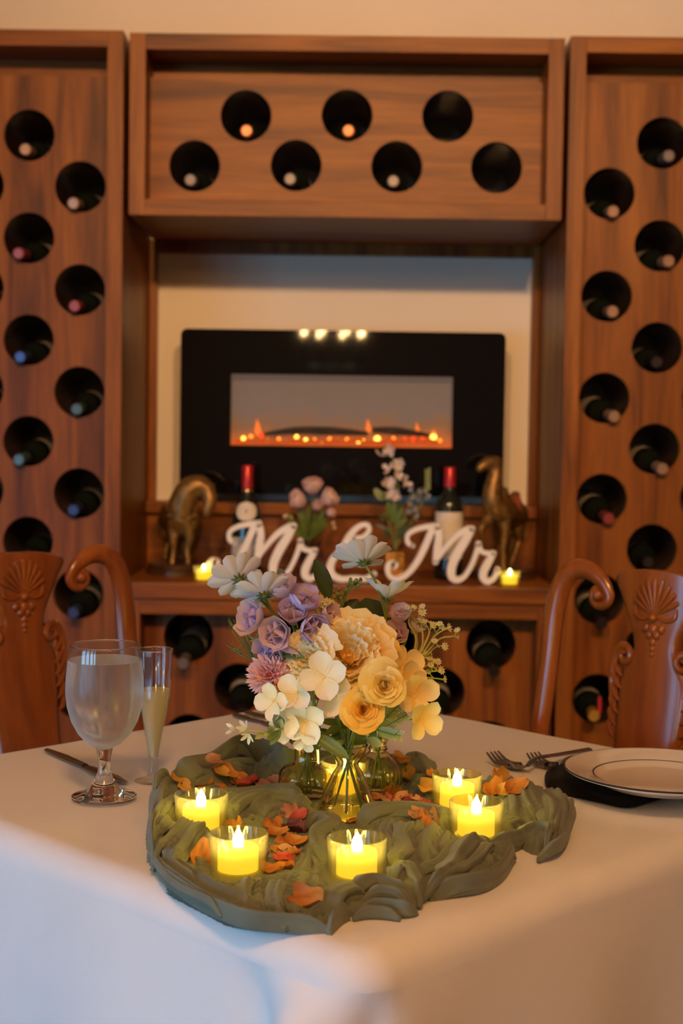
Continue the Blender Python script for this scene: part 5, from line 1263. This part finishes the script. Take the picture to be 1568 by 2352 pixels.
tipp = F(548, 1676, -.075); path = [c, F(625, 1682, -.07), F(590, 1680, -.075), tipp]
part('stem', MB().tube(smooth_path(path, 5), .0010, 6), YST, o)
for x0, y0, x1, y1, w_, m_ in ((648, 1672, 628, 1640, .011, LEAFB), (625, 1682, 605, 1690, .006, LEAFL), (640, 1680, 612, 1700, .007, LEAFM), (615, 1680, 585, 1698, .006, LEAFL), (625, 1680, 618, 1665, .009, LEAFL), (640, 1672, 648, 1650, .009, LEAFL), (645, 1678, 620, 1712, .007, LEAFM)):
    leaf(o, F(x0, y0, -.07), F(x1, y1, -.078), w_, m_, .5)
STAR = petal_mat('starry_white', (.74, .74, .55, 1), (.88, .86, .72, 1), .6, .4); sm = petal_me('petal', .011, .0042, STAR, .4, .15, 0, .9, 0, 5, 3, .3)
for (x, y), d in (((566, 1674), (-.5, -.6, .4)), ((572, 1686), (-.3, -.8, -.5)), ((540, 1674), (-.9, -.4, .1))):
    q = F(x, y, -.076); ring(o, sm, 5, Matrix.Translation(q - c) @ ori(d), .75, .0004, rnd.uniform(0, 6), .15, 1.0)
stem_to(o, c, MOUTH[0], .0012)
# stems standing in the three vases
for i, (v, lab) in enumerate(zip(VASES, ('left', 'centre', 'right'))):
    o = flower('cut_stems', 'green cut stems standing in the %s bud vase' % ('rear left', 'front conical', 'rear right')[i], 'stem', v)
    for k in range(4):
        a = rnd.uniform(0, 6); r1 = (.012, .018, .010)[i]
        part('stem', MB().tube([v + Vector((math.cos(a) * r1, math.sin(a) * r1, .007)), MOUTH[i] + Vector((-math.cos(a) * .004, -math.sin(a) * .004, 0)), MOUTH[i] + Vector((-math.cos(a) * .008, -math.sin(a) * .008, .02))], .0014, 6), STEM, o)

# ------------------------------------------------------------------ shelf bouquets
YB = 3.84
def S(px, py, dy=0.): return P(px, py, YB + dy)
q = S(708, 1318); va = thing('bouquet_vase', 'slim dark vase holding the pink peonies on the shelf', 'vase', (q.x, YB, ZS))
part('vase_body', MB().lathe([(.0005, 0), (.026, 0), (.028, .004), (.020, .03), (.014, .06), (.013, .085), (.017, .095), (.014, .095), (.0005, .05)], 24), mat('dark_ceramic', (.05, .028, .02), .25, coat=.5), va, world=False)
PP = petal_mat('peony_pink', (.72, .46, .46, 1), (.86, .64, .60, 1), .6, .3); pp_me = [petal_me('petal', .036, .040, PP, .9, .5, .03, .8, 0, 6, 6, .35, seed=k) for k in range(2)]
PC = mat('peony_pink_core', (.55, .32, .32), .8)
mv = S(708, 1245)
for (x, y, dy, s_, lab) in ((718, 1125, 0, 1.0, 'topmost pink peony of the shelf bouquet'), (748, 1148, -.01, .95, 'right pink peony of the shelf bouquet'), (692, 1155, -.02, .9, 'left pink peony of the shelf bouquet'), (726, 1165, -.03, .55, 'small pink peony bud in the middle of the shelf bouquet'), (684, 1140, .0, .6, 'small pink peony bud at the left rim of the shelf bouquet'), (755, 1178, -.01, .5, 'pale small bud at the lower right of the shelf bouquet')):
    c = S(x, y, dy); o = flower('shelf_peony', lab, 'flower', c, 'pink peonies of the shelf bouquet')
    d = Vector((x - 718, -18, 34 - (y - 1125) * .5)).normalized(); M = ori(d)
    for n, t, sc, z in ((6, .55, 1, 0), (6, .95, .98, .001), (5, 1.2, .9, .002), (4, 1.45, .8, .003)): ring(o, pp_me[rnd.randrange(2)], n, M, t, .006 * s_, rnd.uniform(0, 6), .15, sc * s_ * 1.15, zoff=(z - .016) * s_)
    part('flower_core', MB().ball((0, 0, 0), .012 * s_, 8, 6), PC, o, world=False); stem_to(o, c + Vector((0, .01, -.01)), mv, .002)
o = flower('leaf_bunch', 'bunch of green leaves under the pink peonies', 'leaf', mv)
for k in range(44):
    a = rnd.uniform(-.85, .85); l0 = rnd.uniform(.0, .03); l1 = rnd.uniform(.045, .085) * (1 - .25 * abs(a))
    d = Vector((math.sin(a), rnd.uniform(-.4, .2), math.cos(a)))
    leaf(o, mv + d * l0, mv + d * (l0 + l1), rnd.choice((.014, .018, .011)), rnd.choice((LEAFM, LEAFM, LEAFD)), .3, .05, (rnd.uniform(-.6, .6), -1, .2))
CRB = MB().ball((0, 0, 0), .009, 8, 6).mesh('bud', mat('cream_bud', (.60, .48, .34), .7, var=.2, scale=80), True)
for (x, y) in ((668, 1190), (672, 1200), (655, 1186)): inst('bud', CRB, o, Matrix.Translation(S(x, y, -.01) - mv) @ Matrix.Scale(.8, 4))
for (x, y) in ((765, 1202), (768, 1212)): inst('bud', CRB, o, Matrix.Translation(S(x, y, -.01) - mv) @ Matrix.Scale(.6, 4))
# beaded gold pot with the white branch
q = S(906, 1318); pot = thing('beaded_pot', 'small gold beaded pot with a white flower branch on the shelf', 'vase', (q.x, YB, ZS))
GD = mat('gold_beads', (.50, .28, .07), .3, metal=.8, var=.3, scale=200)
part('pot_body', MB().lathe([(.0005, 0), (.0215, 0), (.0225, .003), (.0225, .066), (.020, .066), (.0005, .04)], 28), mat('pot_dark_gold', (.22, .12, .04), .4, metal=.5), pot, world=False)
bead = MB().ball((0, 0, 0), .0033, 7, 5).mesh('bead', GD, True)
bb = MB()
for j in range(9):
    for k in range(24):
        a = 2 * PI * (k + .5 * (j % 2)) / 24; bb.ball((.0235 * math.cos(a), .0235 * math.sin(a), .005 + .0072 * j), .0032, 6, 4)
part('beads', bb, GD, pot, world=False)['kind'] = 'stuff'
mp_ = S(906, 1262)
ORCH = petal_mat('branch_white', (.74, .62, .60, 1), (.86, .76, .72, 1), .6, .3); om = petal_me('petal', .024, .015, ORCH, .4, .2, .03, .7, 0, 6, 4, .3)
def shelf_spray(name, label, path, heads, m_stem, group=None):
    c = S(*path[0]); o = flower(name, label, 'flower', c, group)
    part('stem', MB().tube(smooth_path([S(*p) for p in path], 5), .0022, 6), m_stem, o)
    for x, y, n, me_, sc in heads:
        d = Vector((rnd.uniform(-.8, .8), -.7, rnd.uniform(-.1, .8)))
        ring(o, me_, n, Matrix.Translation(S(x, y, rnd.uniform(-.02, .0)) - c) @ ori(d, rnd.uniform(0, 6)), .5, .001, 0, .25, sc)
    return o
shelf_spray('white_branch', 'tall pale pink blossom branch in the gold beaded pot', [(906, 1262), (912, 1200), (915, 1130), (905, 1070), (900, 1045)], [(874, 1047, 2, om, 1.0), (898, 1035, 4, om, .95), (920, 1068, 5, om, .9), (893, 1080, 3, om, .95), (908, 1092, 4, om, .9), (888, 1112, 5, om, 1.0), (908, 1105, 4, om, .9), (930, 1108, 3, om, .9), (915, 1138, 5, om, 1.0), (898, 1140, 5, om, .9)], STEM)
GREYB = petal_mat('grey_blossom', (.22, .24, .28, 1), (.36, .38, .42, 1), .6, .3); gm = petal_me('petal', .013, .009, GREYB, .3, .2, 0, .8, 0, 4, 3, .3)
shelf_spray('grey_sprig', 'blue grey blossom sprig leaning right from the gold beaded pot', [(906, 1262), (925, 1200), (945, 1140), (965, 1130)], [(x_, y_, 5, gm, 1.0) for x_, y_ in ((935, 1118), (948, 1122), (958, 1130), (970, 1128), (942, 1140), (955, 1150), (935, 1158), (948, 1168), (940, 1180), (965, 1142), (978, 1140), (950, 1185))], STEM)
o = shelf_spray('green_sprig', 'dark green leafy sprigs spreading from the gold beaded pot', [(906, 1262), (900, 1220), (885, 1180)], [], STEM); c = S(906, 1262)
for x0, y0, x1, y1, w_, m_ in ((900, 1222, 862, 1205, .008, LEAFB), (902, 1230, 870, 1232, .007, LEAFD), (895, 1195, 868, 1185, .010, LEAFD), (905, 1215, 935, 1190, .012, LEAFM), (905, 1205, 925, 1165, .012, LEAFM), (900, 1200, 905, 1150, .014, LEAFM), (905, 1230, 940, 1225, .009, LEAFD), (895, 1190, 890, 1150, .012, LEAFM), (880, 1150, 858, 1122, .014, LEAFL), (885, 1150, 880, 1130, .012, LEAFM), (910, 1225, 950, 1205, .01, LEAFD), (912, 1190, 920, 1150, .012, LEAFD), (902, 1240, 880, 1215, .01, LEAFD)):
    leaf(o, S(x0, y0), S(x1, y1, -.01), w_ * 1.4, m_, .3)
o = shelf_spray('green_sprig', 'single thin upright green spike right of the white branch', [(906, 1262), (950, 1190), (982, 1125), (981, 1078)], [], STEM)
for k in range(16):
    q = S(981.5, 1130 - k * 3.2); leaf(o, q, q + Vector((.008 * (1 if k % 2 else -1), -.006, .010)), .005, LEAFL, .3)

# ------------------------------------------------------------------ dried petals scattered on the runner
def dp(name, col, col2): return petal_mat(name, col, col2, .6, .15)
DPM = dict(orange=dp('dry_orange', (.42, .13, .02, 1), (.62, .28, .06, 1)), gold=dp('dry_gold', (.50, .24, .03, 1), (.66, .38, .09, 1)), red=dp('dry_red', (.36, .035, .035, 1), (.55, .10, .08, 1)), rose=dp('dry_rose', (.42, .16, .11, 1), (.60, .34, .24, 1)), plum=dp('dry_plum', (.10, .025, .04, 1), (.20, .06, .07, 1)), green=dp('dry_green', (.12, .13, .03, 1), (.22, .22, .05, 1)))
def crumpled(name, m, seed):
    rs = random.Random(seed); a1, a2, a3 = [rs.uniform(0, 6) for _ in range(3)]; b1 = rs.uniform(.5, 1.1); ln = rs.uniform(.9, 1.25)
    def f(a, b):
        x = 2 * b - 1; w = math.sin(PI * min(1, .12 + a * .80)) ** .6
        w *= 1 + .12 * math.sin(9 * a + a1)
        z = b1 * .22 * x * x + .22 * (a - .5) ** 2 + .07 * math.sin(x * 4 + a * 5 + a2) + .045 * math.sin(x * 9 - a * 8 + a3)
        return Vector((x * w * .42, (a - .5) * ln, z))
    me = MB().sheet(f, 9, 8).mesh(name, m, True, None, False)
    z0 = min(v.co.z for v in me.vertices)
    for v in me.vertices: v.co.z -= z0
    return me
DPME = {k: [crumpled('dried_petal', m, hash_ * 5 + j) for j in range(3)] for hash_, (k, m) in enumerate(DPM.items())}
def dried(px, py, col, size, label, group, rot=None, tilt=None, lift=0.):
    q = on_cloth(px, py)
    o = bpy.data.objects.new('dried_petal', DPME[col][rnd.randrange(3)]); C.objects.link(o)
    e = .006
    n = Vector((rz(q.x - e, q.y) - rz(q.x + e, q.y), rz(q.x, q.y - e) - rz(q.x, q.y + e), 2.0 * e)).normalized()
    n = (n + Vector((0, -.25, .6))).normalized()
    if tilt: n = (n + Vector(tilt)).normalized()
    M = Matrix.Translation(q + Vector((0, 0, .0012 + lift))) @ aim(n) @ Matrix.Rotation(rot if rot is not None else rnd.uniform(0, 6.28), 4, 'Z') @ Matrix.Scale(size / 1000 * 1.0, 4)
    o.matrix_world = M; tag(o, label, 'petal', group); return o
ORD = ['first', 'second', 'third', 'fourth', 'fifth', 'sixth', 'seventh', 'eighth', 'ninth', 'tenth', 'eleventh', 'twelfth']
CN = dict(orange='orange', gold='golden', red='red', rose='dusty rose', plum='plum', green='green')
def heap(items, where, group, tilt=None):
    for i, (x, y, c_, s_) in enumerate(sorted(items)): dried(x, y, c_, s_, 'dried %s petal, %s from left in the %s' % (CN[c_], ORD[i], where), group, tilt=tilt)
G1 = 'petals in the left heap behind the folds'
heap(((410, 1802, 'gold', 20), (422, 1818, 'gold', 17), (470, 1797, 'orange', 21), (487, 1790, 'rose', 20), (503, 1800, 'gold', 19), (520, 1796, 'orange', 22), (538, 1790, 'gold', 20), (506, 1810, 'orange', 20), (548, 1790, 'orange', 17), (478, 1808, 'orange', 16), (455, 1800, 'gold', 14)), 'left-end heap on the runner', G1)
dried(441, 1795, 'green', 24, 'dried green leaf standing in the left petal heap', 'green bits', tilt=(0, -1.2, 0))
dried(428, 1830, 'red', 13, 'dried coral red petal at the lower left of the left heap', 'red petals')
dried(568, 1806, 'red', 22, 'dried crimson petal, larger, right of the left heap', 'red petals'); dried(582, 1798, 'red', 18, 'dried crimson petal, smaller, at the right tip of the left heap', 'red petals')
heap([(x, y, 'rose' if x < 655 else 'orange', 20) for x, y in ((606, 1815), (622, 1806), (636, 1800), (648, 1808), (658, 1816))], 'row between left heap and faceted vase', 'rose petals by the faceted vase')
G2 = 'petals between the two front cups'
for x, y, c_, s_, lab in ((662, 1876, 'rose', 22, 'dried pink orange petal topmost between the two front cups'), (690, 1882, 'red', 19, 'dried crimson petal at the top right between the front cups'), (628, 1905, 'orange', 23, 'dried bright orange petal, upper left between the front cups'), (640, 1920, 'orange', 20, 'dried bright orange petal under the upper left one between the front cups'), (676, 1908, 'plum', 24, 'dried dark plum petal, largest dark one between the front cups'), (690, 1912, 'plum', 17, 'dried dark plum petal, smaller, right between the front cups'), (684, 1898, 'gold', 12, 'dried small golden petal on the plum ones'), (655, 1942, 'orange', 21, 'dried orange petal in the middle between the front cups'), (684, 1940, 'orange', 18, 'dried orange petal right of the middle between the front cups'), (640, 1958, 'gold', 17, 'dried pale gold petal left of centre between the front cups'), (664, 1960, 'rose', 18, 'dried pale rose petal right of centre between the front cups'), (601, 1976, 'plum', 15, 'dried mauve petal against the front left cup'), (650, 1982, 'red', 22, 'dried red orange petal, lowest big one between the front cups'), (628, 2000, 'orange', 20, 'dried orange petal, lowest left between the front cups'), (656, 1994, 'orange', 16, 'dried orange petal, lowest right between the front cups'), (672, 1966, 'orange', 15, 'dried small orange petal at the right rim of that trail')):
    dried(x, y, c_, s_, lab, G2)
dried(470, 1965, 'orange', 25, 'dried orange petal leaning at the left of the front left cup', 'single petals', tilt=(-.2, -1.3, 0))
dried(540, 1905, 'gold', 24, 'dried gold petal behind the front left cup', 'single petals')
dried(708, 2070, 'orange', 27, 'dried orange petal alone at the front edge of the runner', 'single petals', tilt=(0, -.4, 0))
heap(((1150, 1792, 'gold', 22), (1140, 1812, 'orange', 22), (1165, 1802, 'orange', 17), (1160, 1818, 'gold', 20), (1188, 1812, 'orange', 24), (1128, 1815, 'orange', 17), (1145, 1782, 'gold', 16)), 'heap right of the two far cups', 'petals right of the far cups', (0, -.5, 0))
heap(((885, 1842, 'rose', 17), (905, 1840, 'red', 16), (925, 1838, 'rose', 18), (945, 1843, 'red', 17), (962, 1847, 'rose', 16), (915, 1848, 'rose', 14), (935, 1850, 'plum', 15), (978, 1852, 'red', 15)), 'row right of the conical vase', 'petals right of the conical vase')
for x, y, c_, s_, lab in ((898, 1826, 'orange', 24, 'dried orange petal against the round ribbed vase'), (872, 1836, 'orange', 18, 'dried orange petal between conical and ribbed vases'), (985, 1888, 'orange', 27, 'dried orange petal on the ridge left of the near right cup'), (960, 1880, 'orange', 18, 'dried orange petal edge just left of that ridge petal'), (985, 1816, 'gold', 20, 'dried gold petal lying halfway between ribbed vase and right cups'), (920, 1772, 'orange', 24, 'dried orange petal upright behind the ribbed vase, left one', ), (938, 1785, 'gold', 20, 'dried gold petal behind the ribbed vase, right one'), (1018, 1850, 'gold', 16, 'dried gold petal at the left of the near right cup'), (1070, 1898, 'orange', 14, 'dried orange petal below the near right cup, left'), (1098, 1900, 'orange', 15, 'dried orange petal below the near right cup, right'), (808, 1888, 'orange', 11, 'dried tiny orange petal at the foot of the conical vase'), (990, 1778, 'orange', 13, 'dried orange petal at the left of the far right cup')):
    dried(x, y, c_, s_, lab, 'single petals')
